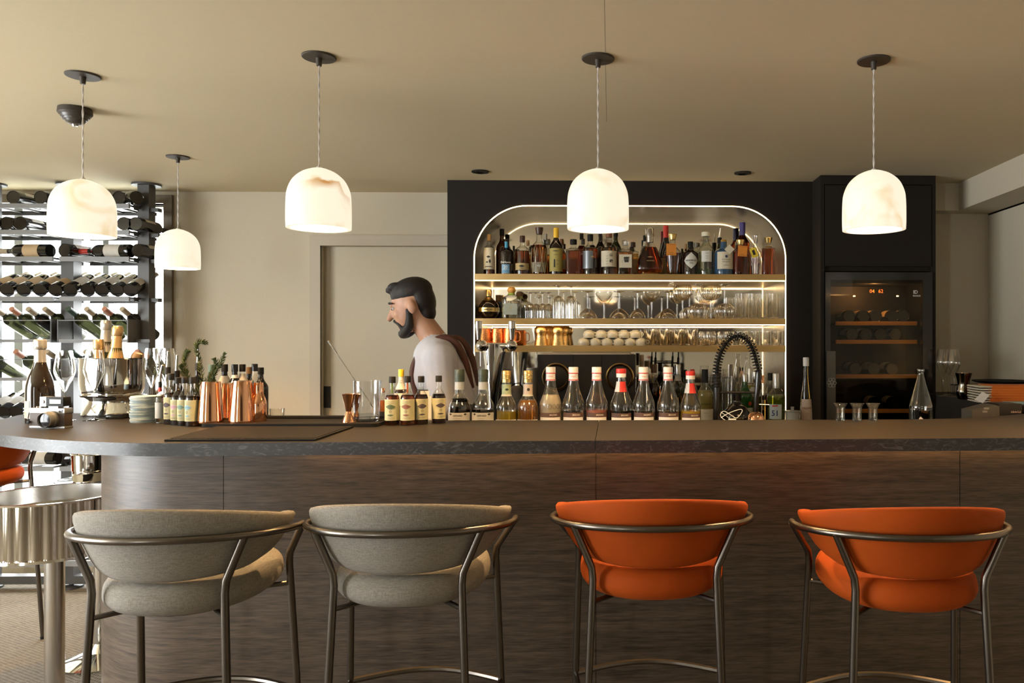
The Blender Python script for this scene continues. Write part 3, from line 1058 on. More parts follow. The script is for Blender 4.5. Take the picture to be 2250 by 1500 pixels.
# the same lamps carry on along the bar and over the room behind the viewer
src_lamp = bpy.data.objects['pendant_lamp.002']
for x, y, lb in ((1.72, 2.446, 'glowing alabaster pendant lamp beyond the right edge of the view'),):
    dup(src_lamp, (x, y, PZ0), lb)
    lo = bpy.data.objects.new('pendant_bulb', lp)
    COL.objects.link(lo)
    lo.location = (x, y, PZ0 + .085)
for (u, v), lb in zip(((1055, 376), (1632, 379)), ('small black recessed ceiling spotlight above the left end of the niche', 'small black recessed ceiling spotlight above the right end of the niche')):
    p = atz(u, v, ZC)
    t = thing('ceiling_spotlight', lb, 'spotlight', (p.x, p.y, ZC), 0, 'recessed ceiling spotlights')
    obj('trim_ring', MB().lathe([(.026, -.001), (.045, -.001), (.045, -.006), (.026, -.010), (.022, -.006), (.026, -.001)], 24).mesh('trim_ring', M_BLACK), t)
    obj('lens', MB().lathe([(0, -.004), (.024, -.004), (.024, -.001), (0, -.001)], 18).mesh('lens', M_BLACKG), t)
p = atz(165, 238, ZC)
t = thing('smoke_detector', 'dark domed smoke detector on the ceiling at the upper left', 'detector', (p.x, p.y, ZC))
obj('base_ring', MB().lathe([(0, -.001), (.056, -.001), (.058, -.02), (.052, -.028), (0, -.028)], 32).mesh('base_ring', M_PLATE), t)
obj('dome', MB().lathe([(.050, -.028), (.046, -.038), (.046, -.038), (.042, -.038), (.040, -.046), (.035, -.046), (.030, -.056), (.018, -.062), (0, -.064)], 32).mesh('dome', PM('dark_plastic', (.06, .05, .04), .35)), t)
obj('sensor_tip', MB().lathe([(.012, -.062), (.010, -.068), (0, -.070)], 14).mesh('sensor_tip', M_STEEL), t)
# ------------------------------------------------------------------ bar stools
M_GREYF = fabric_mat('grey_weave', (.185, .163, .136), (.33, .30, .255), k=1.5)
M_ORANGE = PM('rust_velvet', (.37, .058, .004), .75, noise=.22, nscale=11, bump=.12, Sheen_Weight=.10, Sheen_Tint=(1., .35, .1), Specular_IOR_Level=.15)
RA, RB = .262, .24


def rail_pt(th):
    return Vector((RA * math.sin(th), -RB * math.cos(th), .945 - .022 * (1 - math.cos(th))))


def make_stool(label, mat, x, y, rz=0.):
    t = thing('bar_stool', label, 'stool', (x, y, 0), rz, 'stools along the bar')
    # curved padded back, swept as a rounded cross-section
    TM = R(100)
    NT, NK = 44, 20
    V, Fc = [], []
    for i in range(NT + 1):
        th = -TM + 2 * TM * i / NT
        e = max(0, (abs(th) - (TM - R(16))) / R(16))
        sh = max(.02, (1 - e ** 2.4)) ** .5 if e < 1 else .02
        zt = 1.012 - .056 * (1 - math.cos(th))
        zb = .832 + .022 * (1 - math.cos(th)) + .02 * max(0, abs(th) - R(60)) / R(40)
        zc_, hh = (zt + zb) / 2 + .02 * e, (zt - zb) / 2
        for k in range(NK):
            a = 2 * math.pi * k / NK
            ca, sa = math.cos(a), math.sin(a)
            dz = math.copysign(abs(sa) ** .7, sa) * hh * sh
            q = (dz + hh) / (2 * hh)
            z = zc_ + dz
            ro = .198 + .052 * min(1.1, max(-.1, q)) - .012
            th_ = .026 * (sh * .6 + .4)
            d = math.copysign(abs(ca) ** .6, ca) * th_ - th_ * .4
            V.append(((ro + d) * RA / .25 * math.sin(th), -(ro + d) * RB / .25 * math.cos(th), z))
    for i in range(NT):
        for k in range(NK):
            j = (k + 1) % NK
            Fc.append((i * NK + k, i * NK + j, (i + 1) * NK + j, (i + 1) * NK + k))
    Fc += [tuple(range(NK)), tuple(range(NT * NK, NT * NK + NK))[::-1]]
    obj('backrest', MB().add(V, Fc).mesh('backrest', mat, True, 70), t)
    sp = spl([(0, .748, 0), (.13, .748, 0), (.165, .752, 0), (.186, .77, 0), (.190, .792, 0), (.182, .816, 0), (.155, .832, 0), (.09, .840, 0), (0, .842, 0)], 4)
    obj('seat', MB().lathe([(r, z) for r, z, _ in sp], 40, 1, 1.13, 2.25, mat=Matrix.Translation((0, .025, 0))).mesh('seat', mat, True, 60), t)
    obj('seat_pan', MB().lathe([(0, .740), (.14, .740), (.145, .749), (0, .749)], 28, 1, 1.1, mat=Matrix.Translation((0, .025, 0))).mesh('seat_pan', M_BLACK), t)
    obj('back_rail', MB().tube([rail_pt(R(a)) for a in range(-101, 102, 4)], .0088, 10).mesh('back_rail', M_GUN), t)
    feet = []
    for sg in (-1, 1):
        for top, kink, foot in ((R(50) * sg, Vector((.152 * sg, -.150, .822)), Vector((.186 * sg, -.185, 0))), (R(98) * sg, Vector((.196 * sg, .105, .822)), Vector((.222 * sg, .165, 0)))):
            a = rail_pt(top)
            path = [a, a.lerp(kink, .5), a.lerp(kink, .92), kink + (foot - kink) * .025, kink.lerp(foot, .5), foot]
            lg = obj('leg', MB().tube(path, .0094, 10).mesh('leg', M_GUN), t)
            s_ = kink.lerp(foot, (.822 - .745) / .822)
            obj('strut', MB().tube([s_, Vector((s_.x * .55, s_.y * .55 + .01, .744))], .0065, 8).mesh('strut', M_GUN), t)
            feet.append((sg, kink.lerp(foot, (.822 - .45) / .822)))
            obj('glide', MB().lathe([(0, 0), (.011, 0), (.011, .012), (0, .012)], 10, mat=Matrix.Translation(foot)).mesh('glide', M_BLACK), lg)
    rl, fl, rr_, frr = [f[1] for f in feet]
    ring = [fl]
    for i in range(1, 12):
        s_ = i / 12
        ring.append(Vector((fl.x + (frr.x - fl.x) * s_, fl.y + .075 * math.sin(math.pi * s_), .45)))
    ring.append(frr)
    obj('footrest', MB().tube(ring, .0085, 8).tube([fl, rl], .0075, 8).tube([frr, rr_], .0075, 8).mesh('footrest', M_GUN), t)
    return t


make_stool('grey fabric bar stool with bronze tube frame, nearest the curved end of the bar', M_GREYF, -1.05, 1.97)
make_stool('grey fabric bar stool between the other grey stool and the orange stools', M_GREYF, -.51, 2.02)
make_stool('rust orange velvet bar stool standing next to a grey stool', M_ORANGE, .11, 2.06)
make_stool('rust orange velvet bar stool standing furthest right along the bar', M_ORANGE, .73, 1.96)
make_stool('rust orange velvet stool mostly cut off by the left frame edge, by the wine rack', M_ORANGE, -2.85, 3.50, R(86))

# ------------------------------------------------------------------ scalloped steel tables at the left
M_DRUM = PM('polished_table_steel', (.70, .65, .57), .10, 1)


def steel_table(label, x, y, rad, ztop, zbot, base_r, nsc, post):
    t = thing('side_table', label, 'table', (x, y, 0), 0, 'round steel side tables')
    wob = lambda a, z: 1 + .030 * (abs(math.sin(a * nsc / 2)) - .6)
    obj('scalloped_drum', MB().lathe([(rad, zbot), (rad, ztop)], nsc * 8, wob=wob).mesh('scalloped_drum', M_DRUM, True, 50), t)
    obj('rim', MB().lathe([(rad * .965, ztop - .004), (rad * 1.025, ztop - .004), (rad * 1.03, ztop + .003), (rad * .965, ztop + .003), (rad * .965, ztop - .004)], 48).mesh('rim', M_DRUM), t)
    obj('bottom_ring', MB().lathe([(rad * .9, zbot), (rad * 1.03, zbot), (rad * 1.035, zbot - .010), (rad * .9, zbot - .012), (0, zbot - .012)], 48).mesh('bottom_ring', M_DRUM), t)
    obj('tray', MB().lathe([(rad * .965, ztop), (rad * .95, ztop - .06), (rad * .9, ztop - .07), (0, ztop - .07)], 48).mesh('tray', M_STEEL), t)
    obj('post', MB().lathe([(post, .02), (post, zbot - .012)], 28).mesh('post', M_STEEL), t)
    obj('pedestal_base', MB().lathe(spl([(0, .0, 0), (base_r, 0, 0), (base_r, 0, 0), (base_r, .008, 0), (base_r * .8, .014, 0), (post * 1.5, .022, 0), (post, .034, 0)], 4) and [(r, z) for r, z, _ in spl([(0, .0, 0), (base_r, 0, 0), (base_r, 0, 0), (base_r, .008, 0), (base_r * .8, .014, 0), (post * 1.5, .022, 0), (post, .034, 0)], 4)], 40).mesh('pedestal_base', M_CHROME), t)
    return t


p = at(120, 1080, 3.0)
steel_table('round polished steel table with scalloped drum on a thick post, beside the bar end', p.x, 3.0, .229, .806, .608, .15, 34, .033)
p = at(222, 1056, 3.42)
t = thing('pedestal_table', 'small chrome topped pedestal table half hidden behind the bar end', 'table', (p.x, 3.42, 0))
obj('dish_top', MB().lathe([(0, .775), (.15, .775), (.165, .782), (.168, .792), (.160, .790), (.148, .783), (0, .783)], 40).mesh('dish_top', M_CHROME), t)
obj('post', MB().lathe([(.03, .05), (.03, .775)], 20).mesh('post', M_CHROME), t)
obj('pedestal_base', MB().lathe([(0, 0), (.15, 0), (.152, .008), (.12, .02), (.05, .045), (.03, .08)], 40).mesh('pedestal_base', M_CHROME), t)
q = at(192, 1050, 3.40)
t2 = thing('champagne_bucket', 'small chrome bucket with a ball handle on the pedestal table', 'bucket', (q.x, 3.42, .784))
obj('vessel', MB().lathe([(0, 0), (.062, 0), (.066, .006), (.066, .045), (.068, .047), (.068, .05), (.070, .115), (.073, .118), (.070, .120), (.066, .112), (.062, .01), (0, .008)], 32).mesh('vessel', M_CHROME), t2)
obj('ball_handle', MB().lathe([(0, -.013), (.009, -.009), (.013, 0), (.009, .009), (0, .013)], 14, mat=Matrix.Translation((.045, -.066, .07))).mesh('ball_handle', M_GUN), t2)

# ------------------------------------------------------------------ the wine rack
YRK = 4.30
rk = thing('wine_rack', 'black metal floor to ceiling wine rack in front of the back window', 'rack')
for u, yy, w in ((322, 4.44, .064), (157, 4.44, .07), (-20, 4.44, .07)):
    x = at(u, 600, yy).x
    po = obj('post', MB().box((x - w / 2, yy - w / 2, .05), (x + w / 2, yy + w / 2, ZC - .008)).mesh('post', M_RACK, False), rk)
    obj('flange', MB().lathe([(0, ZC - .012), (.075, ZC - .012), (.075, ZC - .001), (0, ZC - .001)], 20, mat=Matrix.Translation((x, yy, 0))).mesh('flange', M_RACK), po)
    obj('foot', MB().lathe([(0, 0), (.06, 0), (.06, .012), (.012, .016), (.012, .06)], 20, mat=Matrix.Translation((x, yy, 0))).mesh('foot', M_RACK), po)
MODS = [(-80, 115), (130, 283)]
ROWV = {'A': (447, 457), 'B': (505, 515), 'C': (563.5, 573.5), 'D': (651, 661), 'H': (1025, 1035), 'G': (920, 930), 'I': (1232, 1244)}
RZ = {}
M_RACKF = PM('lit_rack_front', (.26, .27, .285), .5)  # paler, bluish tone: light falling on the rack fronts, put into their colour
for k_, (va, vb) in ROWV.items():
    z1, z0 = at(150, va, YRK).z, at(150, vb, YRK).z
    RZ[k_] = z1
    for ua, ub in MODS:
        xa, xb = at(ua, va, YRK).x, at(ub, va, YRK).x
        s_ = obj('shelf', MB().box((xa, YRK, z0), (xb, YRK + .012, z1)).mesh('shelf', M_RACKF, False), rk)
        br = MB()
        for j in range(5):
            x = xa + .012 + (xb - xa - .024) * j / 4
            br.box((x - .006, YRK + .012, z1 - .012), (x + .006, YRK + .26, z1 - .002))
        br.box((xa, YRK + .25, z0), (xb, YRK + .262, z1))
        obj('slat', br.mesh('slat', M_RACK, False), s_)
    ca, cb_ = at(308, va, 4.41).x, at(345, va, 4.41).x
    obj('bracket', MB().box((at(283, va, YRK).x, YRK + .05, z0), (ca, YRK + .09, z1)).box((ca, 4.42, z0 + .002), (cb_, 4.46, z1 - .002)).mesh('bracket', M_RACK, False), rk)
for va, vb, nm in ((703, 745, 'E'), (789, 829, 'F')):
    z1, z0 = at(150, va, YRK).z, at(150, vb, YRK).z
    RZ[nm] = z0
    for ua, ub in MODS:
        xa, xb = at(ua, va, YRK).x, at(ub, va, YRK).x
        f_ = obj('bottle_cradle', MB().box((xa, YRK - .01, z1 - .004), (xb, YRK, z1)).box((xa, YRK - .01, z0 - .018), (xb, YRK, z0)).box((xa, YRK, z0 - .018), (xb, YRK + .2, z0 - .012)).mesh('bottle_cradle', M_RACKF, False), rk)
        for x in (xa, xb):
            obj('end_plate', MB().box((x - .003, YRK - .012, z0 - .02), (x + .003, YRK + .16, z1 + .004)).mesh('end_plate', M_RACK, False), f_)
    obj('bracket', MB().box((at(283, va, YRK).x, YRK + .05, z0 - .018), (at(345, va, 4.42).x, YRK + .07, z0)).mesh('bracket', M_RACK, False), rk)
obj('base_rail', MB().box((at(-80, 1260, YRK + .1).x, YRK + .1, .03), (at(330, 1260, YRK + .1).x, YRK + .16, .075)).mesh('base_rail', M_RACK, False), rk)


def wine_proto(label_mat, cap_mat, glass, lx=1.0):
    """a wine bottle along +Z with its base at the origin"""
    t = bpy.data.objects.new('wine_bottle', None)
    COL.objects.link(t)
    Hh, Rr = .30, .0375
    prof = [(max(0, r) * Rr, h * Hh) for r, h in spl(STY['wine'][0], 3)]
    obj('glass_body', MB().lathe(prof, 20).lathe([(0, .010), (.018, .003), (.033, .0005)], 20).mesh('glass_body', glass), t)
    mb = MB()
    wrap_patch(mb, Rr + .0006, .045, .135, 1.15 * lx, 0)
    obj('label', mb.mesh('label', label_mat), t)
    obj('capsule', MB().lathe([(.0150, .245), (.0148, .30), (.013, .302), (0, .302)], 16).mesh('capsule', cap_mat), t)
    return t


M_KRAFT = PM('tan_label', (.58, .42, .25), .7, noise=.1, nscale=60)
M_GREYL = PM('grey_white_label', (.60, .56, .50), .7, noise=.1, nscale=60)
M_CAPB = PM('black_capsule', (.03, .028, .026), .4)
M_CAPT = PM('tan_capsule', (.48, .40, .28), .45)
M_CAPR = PM('red_capsule', (.50, .04, .03), .4)
M_CAPG = PM('dark_green_capsule', (.06, .10, .07), .4)
PROTO = {'tan': (M_KRAFT, M_CAPT, M_DGLASS), 'grey': (M_GREYL, M_CAPT, M_DGLASS), 'red': (M_GREYL, M_CAPR, M_DGLASS), 'black': (M_GREYL, M_CAPB, M_DGLASS), 'green': (M_GREYL, M_CAPG, M_GGLASS), 'olive': (M_YPAPER, M_CAPT, M_GGLASS), 'copper': (M_KRAFT, PM('copper_capsule', (.55, .25, .16), .4), M_GGLASS)}
PC = {}
ORD = ['first', 'second', 'third', 'fourth', 'fifth', 'sixth', 'seventh', 'eighth']


def rack_bottle(kind, base, tip, roll, label, grp):
    d = (Vector(tip) - Vector(base)).normalized()
    q = Vector((0, 0, 1)).rotation_difference(d)
    # turn the label towards the viewer
    lab = q @ Vector((0, -1, 0))
    tgt = Vector(roll)
    tgt = (tgt - d * tgt.dot(d)).normalized()
    ang = math.atan2(d.dot(lab.cross(tgt)), lab.dot(tgt))
    q = Quaternion(d, ang) @ q
    if kind not in PC:
        PC[kind] = wine_proto(*PROTO[kind])
        r = PC[kind]
        r.location = base
        r.rotation_mode = 'QUATERNION'
        r.rotation_quaternion = q
    else:
        r = dup(PC[kind], base, quat=q)
    r['label'], r['category'], r['group'] = label, 'wine bottle', grp
    return r


# rows with the bases towards the room, necks up to the right
for mod, us in (('left', (-16, 16, 52, 88, 122)), ('right', (155, 193, 224, 257, 286))):
    for i, u in enumerate(us):
        b_ = at(u, 636, YRK + .02)
        b_.z = RZ['D'] + .036
        rack_bottle('tan' if mod == 'left' else 'grey', b_, b_ + Vector((-.02, .278, .11)), (.1, -.4, 1), 'dark wine bottle tilted base first, %s on the %s half of the fourth shelf' % (ORD[i], mod), 'bottles on the fourth rack shelf')
# necks towards the room and up to the left
for rowk, tv, zlo, sets in (('E', 678, 'E', (('left', (-10, 25, 62, 98)), ('right', (150, 190, 229, 268)))), ('F', 772, 'F', (('left', (-40, 34, 103)), ('right', (158, 188, 300))))):
    nth = 'fifth' if rowk == 'E' else 'sixth'
    for mod, us in sets:
        for i, u in enumerate(us):
            tip = at(u, tv, YRK + .01)
            base = tip + Vector((.016, .263, -.144))
            kd = ['olive', 'olive', 'copper', 'green', 'grey'][(i * 2 + (mod == 'right') * 3) % 5]
            rack_bottle(kd, base, tip, (.2, -.6, 1), 'wine bottle pointing neck first, %s on the %s half of the %s rack row' % (ORD[i], mod, nth), 'bottles in the %s rack row' % nth)
# lying along the shelf
for u, kd, sgn, lb in ((110, 'tan', -1, 'wine bottle lying sideways with a tan label on the left half of the third shelf'), (287, 'red', -1, 'wine bottle lying sideways with a red capsule and pale label on the third shelf')):
    b_ = at(u, 555, YRK + .06)
    b_.z = RZ['C'] + .0385
    rack_bottle(kd, b_, b_ + Vector((sgn * .30, .03, .0)), (0, -1, .1), lb, 'bottles on the third rack shelf')
for u, lb in ((303, 'dark wine bottle base beside the right rack post on the third shelf'), (142, 'dark wine bottle base between the rack halves on the third shelf')):
    b_ = at(u, 555, YRK + .03)
    b_.z = RZ['C'] + .0385
    rack_bottle('black', b_, b_ + Vector((.05, .3, .0)), (0, 0, 1), lb, 'bottles on the third rack shelf')
for i, u in enumerate((-12, 15, 45, 272, 298)):
    b_ = at(u, 498, YRK + .02)
    b_.z = RZ['B'] + .0385
    rack_bottle('red' if u == 272 else 'black', b_, b_ + Vector((.0, .30, .0)), (0, 0, 1), 'dark wine bottle lying base first, %s from left on the second rack shelf' % ORD[i], 'bottles on the second rack shelf')
for i, u in enumerate((30, 90, 262, 300)):
    b_ = at(u, 440, YRK + .03)
    b_.z = RZ['A'] + .0385
    rack_bottle('black', b_, b_ + Vector((-.25 if u == 300 else .0, .16 if u == 300 else .3, .0)), (0, 0, 1), 'dark wine bottle lying base first, %s from left on the topmost rack shelf' % ORD[i], 'bottles on the topmost rack shelf')
for i, u in enumerate((-20, 10, 36, 120, 290)):
    b_ = at(u, 895, YRK + .02)
    b_.z = RZ['G'] + .036
    rack_bottle('grey', b_, b_ + Vector((-.02, .278, .10)), (.1, -.4, 1), 'pale labelled wine bottle tilted base first, %s from left on the seventh rack shelf' % ORD[i], 'bottles on the seventh rack shelf')
for u, kd, dx, lb in ((126, 'grey', -.3, 'wine bottle with a white label lying sideways below the bar top at the left'), (150, 'tan', .3, 'wine bottle with a tan label lying next to the chrome bucket below the bar top')):
    b_ = at(u, 1014, YRK + .06)
    b_.z = RZ['H'] + .0385
    rack_bottle(kd, b_, b_ + Vector((dx, .03, .0)), (0, -1, .1), lb, 'bottles on the eighth rack shelf')
# bottles in the fridge
for s_, us, kd in ((0, (1866, 1898, 1925, 1962, 1985), 'tan'), (1, (1872, 1903, 1935, 1968), 'black'), (2, (1880, 1920, 1960), 'black'), (3, (1925, 1965), 'tan')):
    z1 = FRSH[s_][0]
    for i, u in enumerate(us):
        b_ = at(u, 700, YF + .095)
        b_.z = z1 + .030
        r = rack_bottle(kd, b_, b_ + Vector((.0, .3, .0)), (-.5, -.4, 1), 'wine bottle lying in the fridge, %s from left on the %s shelf from top' % (ORD[i], ORD[s_]), 'bottles in the wine fridge')
        r.scale = (.88, .88, .85)
# ------------------------------------------------------------------ bottles on the top shelf
Z1 = ZS[0]
YA, YC = 4.375, 4.505        # front and rear row
L_AMB = liquid('amber', (.62, .24, .045))
L_DAMB = liquid('dark_amber', (.38, .10, .015))
L_RED = liquid('red_amber', (.42, .085, .012))
L_GOLD = liquid('gold', (.80, .52, .16))
L_CLEAR = liquid('clear', (.93, .94, .92))
M_COLA = PM('near_black_glass', (.014, .007, .005), .06, Coat_Weight=.3)
M_BROWNG = PM('brown_glass', (.10, .035, .01), .06, Transmission_Weight=.5)
M_BLUEG = PM('blue_bottle_glass', (.05, .12, .22), .08, Transmission_Weight=.3)
M_FROST = thin_glass('pale_green_glass', (.86, .90, .84), (.55, .60, .52), .08, .6)
M_GINK = PM('gold_ink', (.55, .40, .16), .5)
M_WINK = PM('white_ink', (.80, .78, .72), .6)
M_DCORK = PM('dark_wood_stopper', (.055, .022, .012), .4)
M_ORTAG = PM('orange_tag', (.75, .26, .03), .6, noise=.08, nscale=80)
M_YTAG = PM('yellow_tag', (.80, .58, .04), .6)
GA = 'spirit bottles on the top niche shelf'


def SB(name, label, u, vt, w, Y, *a, **k):
    return bottle(name, label, u, vt, w, Y, Z1, *a, group=GA, **k)


r = SB('spirit_bottle', 'slim brown bottle with a cork and ornate cream label, first on the top shelf', 1075, 515, 25, YA, 'squat', M_BGLASS, L_DAMB, .62, M_CORK, 'cork', [('label', .13, .66, 1.15, M_CREAM)])
print_on(r, 'label_print', M_INK, [('p', lens_pts(.012, .006), 0, .10), ('p', lens_pts(.006, .012), .008, .075), ('p', lens_pts(.008, .004), -.008, .07), ('p', [(-.02, -.002), (.02, -.002), (.02, .002), (-.02, .002)], 0, .045)])
SB('spirit_bottle', 'tall dark brown bottle with a black cap behind the blue labelled black bottle', 1103, 503, 26, YC, 'std', M_BROWNG, None, .5, M_BLACK)
r = SB('spirit_bottle', 'round shouldered black bottle with a blue label reading 20', 1113, 525, 33, YA, 'squat', M_COLA, None, .5, M_COLA, 'cap', [('label', .03, .28, .52, PM('sky_blue_label', (.17, .37, .58), .5))])
rr, hh = r['r'], r['h']
print_on(r, 'numeral', M_WINK, [('t', '20', .024, 0, hh * .20, True)])
print_on(r, 'brand_print', M_WINK, [('t', 'DeHaven', .016, 0, hh * .335, True), ('p', lens_pts(.028, .0012), 0, hh * .14), ('p', lens_pts(.028, .0012), 0, hh * .035)])
wr_ = MB()
wrap_patch(wr_, rr * .40, hh * .70, hh * .92, .5)
obj('neck_label', wr_.mesh('neck_label', PM('teal_blue_label', (.05, .30, .48), .5)), r)
SB('spirit_bottle', 'small dark bottle standing behind the bottle with the tan paper band', 1129, 540, 12, YC, 'std', M_COLA, None)
r = SB('spirit_bottle', 'wide amber bottle with a cork stopper and a tan paper band', 1148, 518, 31, YA, 'squat', M_BGLASS, L_RED, .61, M_DCORK, 'stopper', [('paper_band', .12, .29, 1.5, PM('tan_band', (.52, .37, .16), .7, noise=.1, nscale=60))])
print_on(r, 'band_print', M_INK, [('p', lens_pts(.018, .006), 0, r['h'] * .215), ('p', lens_pts(.016, .002), 0, r['h'] * .16)])
SB('spirit_bottle', 'amber bottle with a slim dark cap behind the one with the tan paper band', 1160, 528, 18, YC, 'std', M_BGLASS, L_AMB, .6, M_CORK)
r = SB('spirit_bottle', 'large round amber bottle in a rope net with a big dark wooden stopper', 1185, 500, 36, YA, 'broad', M_BGLASS, L_DAMB, .62, M_DCORK, 'stopper', [('label', .05, .26, 1.0, PM('grey_olive_label', (.25, .22, .15), .6))], cap_prof=[(0, .86), (.38, .86), (.50, .995), (.48, 1), (0, 1)])
rr, hh = r['r'] * 1.012, r['h']
nb = MB()
for k in range(8):
    for sg in (1, -1):
        nb.tube([(rr * math.sin(a) * 1.015, -rr * math.cos(a) * 1.015, z) for a, z in [(2 * math.pi * (k + sg * j * .125 * 2) / 8, hh * (.02 + .58 * j / 4)) for j in range(3)]] + [(rr * .95 * math.sin(2 * math.pi * (k + sg * .75) / 8), -rr * .95 * math.cos(2 * math.pi * (k + sg * .75) / 8), hh * .56)], .0011, 4)
obj('rope_net', nb.mesh('rope_net', PM('straw_rope', (.55, .40, .20), .8)), r)
print_on(r, 'label_print', M_WINK, [('t', 'XO', .014, 0, hh * .18, True)])
SB('spirit_bottle', 'clear bottle with a pale domed stopper behind the rope netted bottle', 1199, 514, 18, YC, 'std', M_BGLASS, L_AMB, .5, PM('pale_pewter', (.40, .37, .32), .4, .6), 'stopper')
r = SB('spirit_bottle', 'dark bottle with a bright yellow cap and a yellow green label', 1222, 501, 30, YA, 'std', M_COLA, None, .5, PM('yellow_cap', (.85, .50, .03), .45), 'cap', [('label', .07, .56, 1.35, PM('mustard_label', (.42, .33, .085), .65, noise=.12, nscale=50))], capz=.79)
print_on(r, 'label_print', M_INK, [('p', lens_pts(.022, .0025), 0, r['h'] * .50), ('p', lens_pts(.018, .001), 0, r['h'] * .42), ('p', [(-.011, -.025), (-.003, -.025), (-.003, .02), (-.011, .02)], 0, r['h'] * .25), ('p', lens_pts(.008, .001), .010, r['h'] * .30), ('p', lens_pts(.008, .001), .010, r['h'] * .22)])
SB('spirit_bottle', 'brown capped amber bottle behind and right of the yellow capped one', 1234, 525, 20, YC, 'std', M_BGLASS, L_DAMB, .6, PM('brown_cap', (.24, .085, .03), .5), 'cap', [('label', .2, .45, 1.2, M_CREAM)])
r = SB('spirit_bottle', 'squat square dark amber bottle with a black stopper', 1260, 526, 33, YA, 'square', M_BGLASS, L_RED, .68, M_BLACK, 'stopper', n=5, sy=.8)
r = SB('spirit_bottle', 'dark red bottle with white letters behind the left part of the lamp', 1278, 513, 22, YC, 'std', M_BGLASS, L_RED, .72, M_BLACKG, 'cap')
print_on(r, 'letters', M_WINK, [('t', 'KA', .016, 0, r['h'] * .52, True)])
r = SB('spirit_bottle', 'amber bottle with a silver grey diagonal label below the pendant lamp', 1297, 515, 34, YA, 'squat', M_BGLASS, L_DAMB, .66, M_BLACK, 'cap', [('label', .15, .58, .85, PM('steel_label', (.22, .24, .26), .3, .5), -.5), ('side_label', .05, .40, .5, M_COLA, .75)])
print_on(r, 'label_print', M_GINK, [('p', lens_pts(.011, .004), .012, r['h'] * .44)])
SB('spirit_bottle', 'tall black bottle behind the cream labelled whisky with black brush characters', 1319, 505, 22, YC, 'std', M_COLA, None, .5, M_BLACKG)
r = SB('spirit_bottle', 'brown capped whisky bottle with brush writing on the right of its cream label', 1338, 508, 36, YA, 'std', M_BGLASS, L_AMB, .62, PM('tan_brown_cap', (.20, .075, .03), .5), 'cap', [('label', .18, .54, 1.15, M_CREAM)])
print_on(r, 'brush_characters', M_INK, [('t', '山', .020, .013, r['h'] * .44, True), ('t', '崎', .020, .013, r['h'] * .30, True), ('p', lens_pts(.008, .0007), -.010, r['h'] * .42), ('p', lens_pts(.010, .0007), -.010, r['h'] * .36), ('p', lens_pts(.010, .0007), -.010, r['h'] * .30), ('p', lens_pts(.008, .0007), -.010, r['h'] * .24)])
SB('spirit_bottle', 'olive black bottle with a black cap behind and right of the brown capped whisky', 1353, 505, 25, YC, 'std', M_GGLASS, None, .5, M_BLACK)
r = SB('spirit_bottle', 'square whisky decanter with a glass stopper and a cream label with one brush character', 1374, 528, 34, YA, 'square', M_BGLASS, L_AMB, .66, M_RIB, 'stopper', [('label', .20, .58, .82, M_CREAM)], n=6, sy=.8)
print_on(r, 'brush_character', M_INK, [('t', '響', .034, .006, r['h'] * .42, True), ('p', lens_pts(.006, .0007), -.018, r['h'] * .40), ('p', lens_pts(.006, .0007), -.018, r['h'] * .36)], n=6, sy=.8)
SB('spirit_bottle', 'small square amber bottle with a brown cap beside the fan shaped decanter', 1391, 532, 24, YC, 'square', M_BGLASS, L_GOLD, .66, M_DCORK, 'cap', [('label', .10, .5, .8, M_KRAFT)], n=6)
r = SB('decanter', 'fan shaped dark cognac decanter with a silver stopper on a gold foot', 1428, 502, 60, YA, 'fan', M_BGLASS, L_RED, .60, M_STEEL, 'stopper', sy=.42)
rr, hh = r['r'], r['h']
print_on(r, 'gold_print', M_GINK, [('t', 'PARADISE', .009, 0, hh * .30), ('p', lens_pts(.018, .0025), 0, hh * .38)], rr=rr * .43, n=4, sy=.43)
obj('gold_foot', MB().lathe([(0, -.0005), (rr * .66, -.0005), (rr * .72, .006), (rr * .60, .012), (0, .012)], 28, 1, .5).mesh('gold_foot', M_GOLDC), r)
obj('neck_band', MB().lathe([(rr * .27, hh * .70), (rr * .27, hh * .83), (rr * .25, hh * .83), (rr * .25, hh * .70)], 18, 1, 1).mesh('neck_band', M_STEEL), r)
SB('spirit_bottle', 'amber bottle with a cream neck behind the fan shaped decanter', 1417, 517, 20, YC, 'std', M_BGLASS, L_AMB, .6, M_BLACK, 'cap', [('neck_label', .74, .85, 1.5, M_CREAM)])
SB('spirit_bottle', 'tall black bottle with a bright red capsule in the rear row', 1463, 496, 30, YC, 'champagne', M_COLA, None, .5, M_RED, 'capsule', [('label', .05, .36, 1.2, M_KRAFT)], capz=.72)


def tag_on(root, mat, w_, h_, z, x=0., tilt=0., name='hanging_tag', ink=None, y=None):
    rr = root['r']
    M_ = Matrix.Translation((x, y if y is not None else -rr - .004, z)) @ Matrix.Rotation(tilt, 4, 'Y')
    o = obj(name, MB().box((-w_ / 2, -.0008, -h_ / 2), (w_ / 2, .0008, h_ / 2), mat=M_).mesh(name, mat, False, bevel=.0006), root)
    if ink:
        mb = MB()
        for a, b, c, d in ink:
            mb.box((a * w_, -.0013, c * h_), (b * w_, -.0009, d * h_), mat=M_)
        obj('tag_print', mb.mesh('tag_print', M_INK, False), o)
    return o


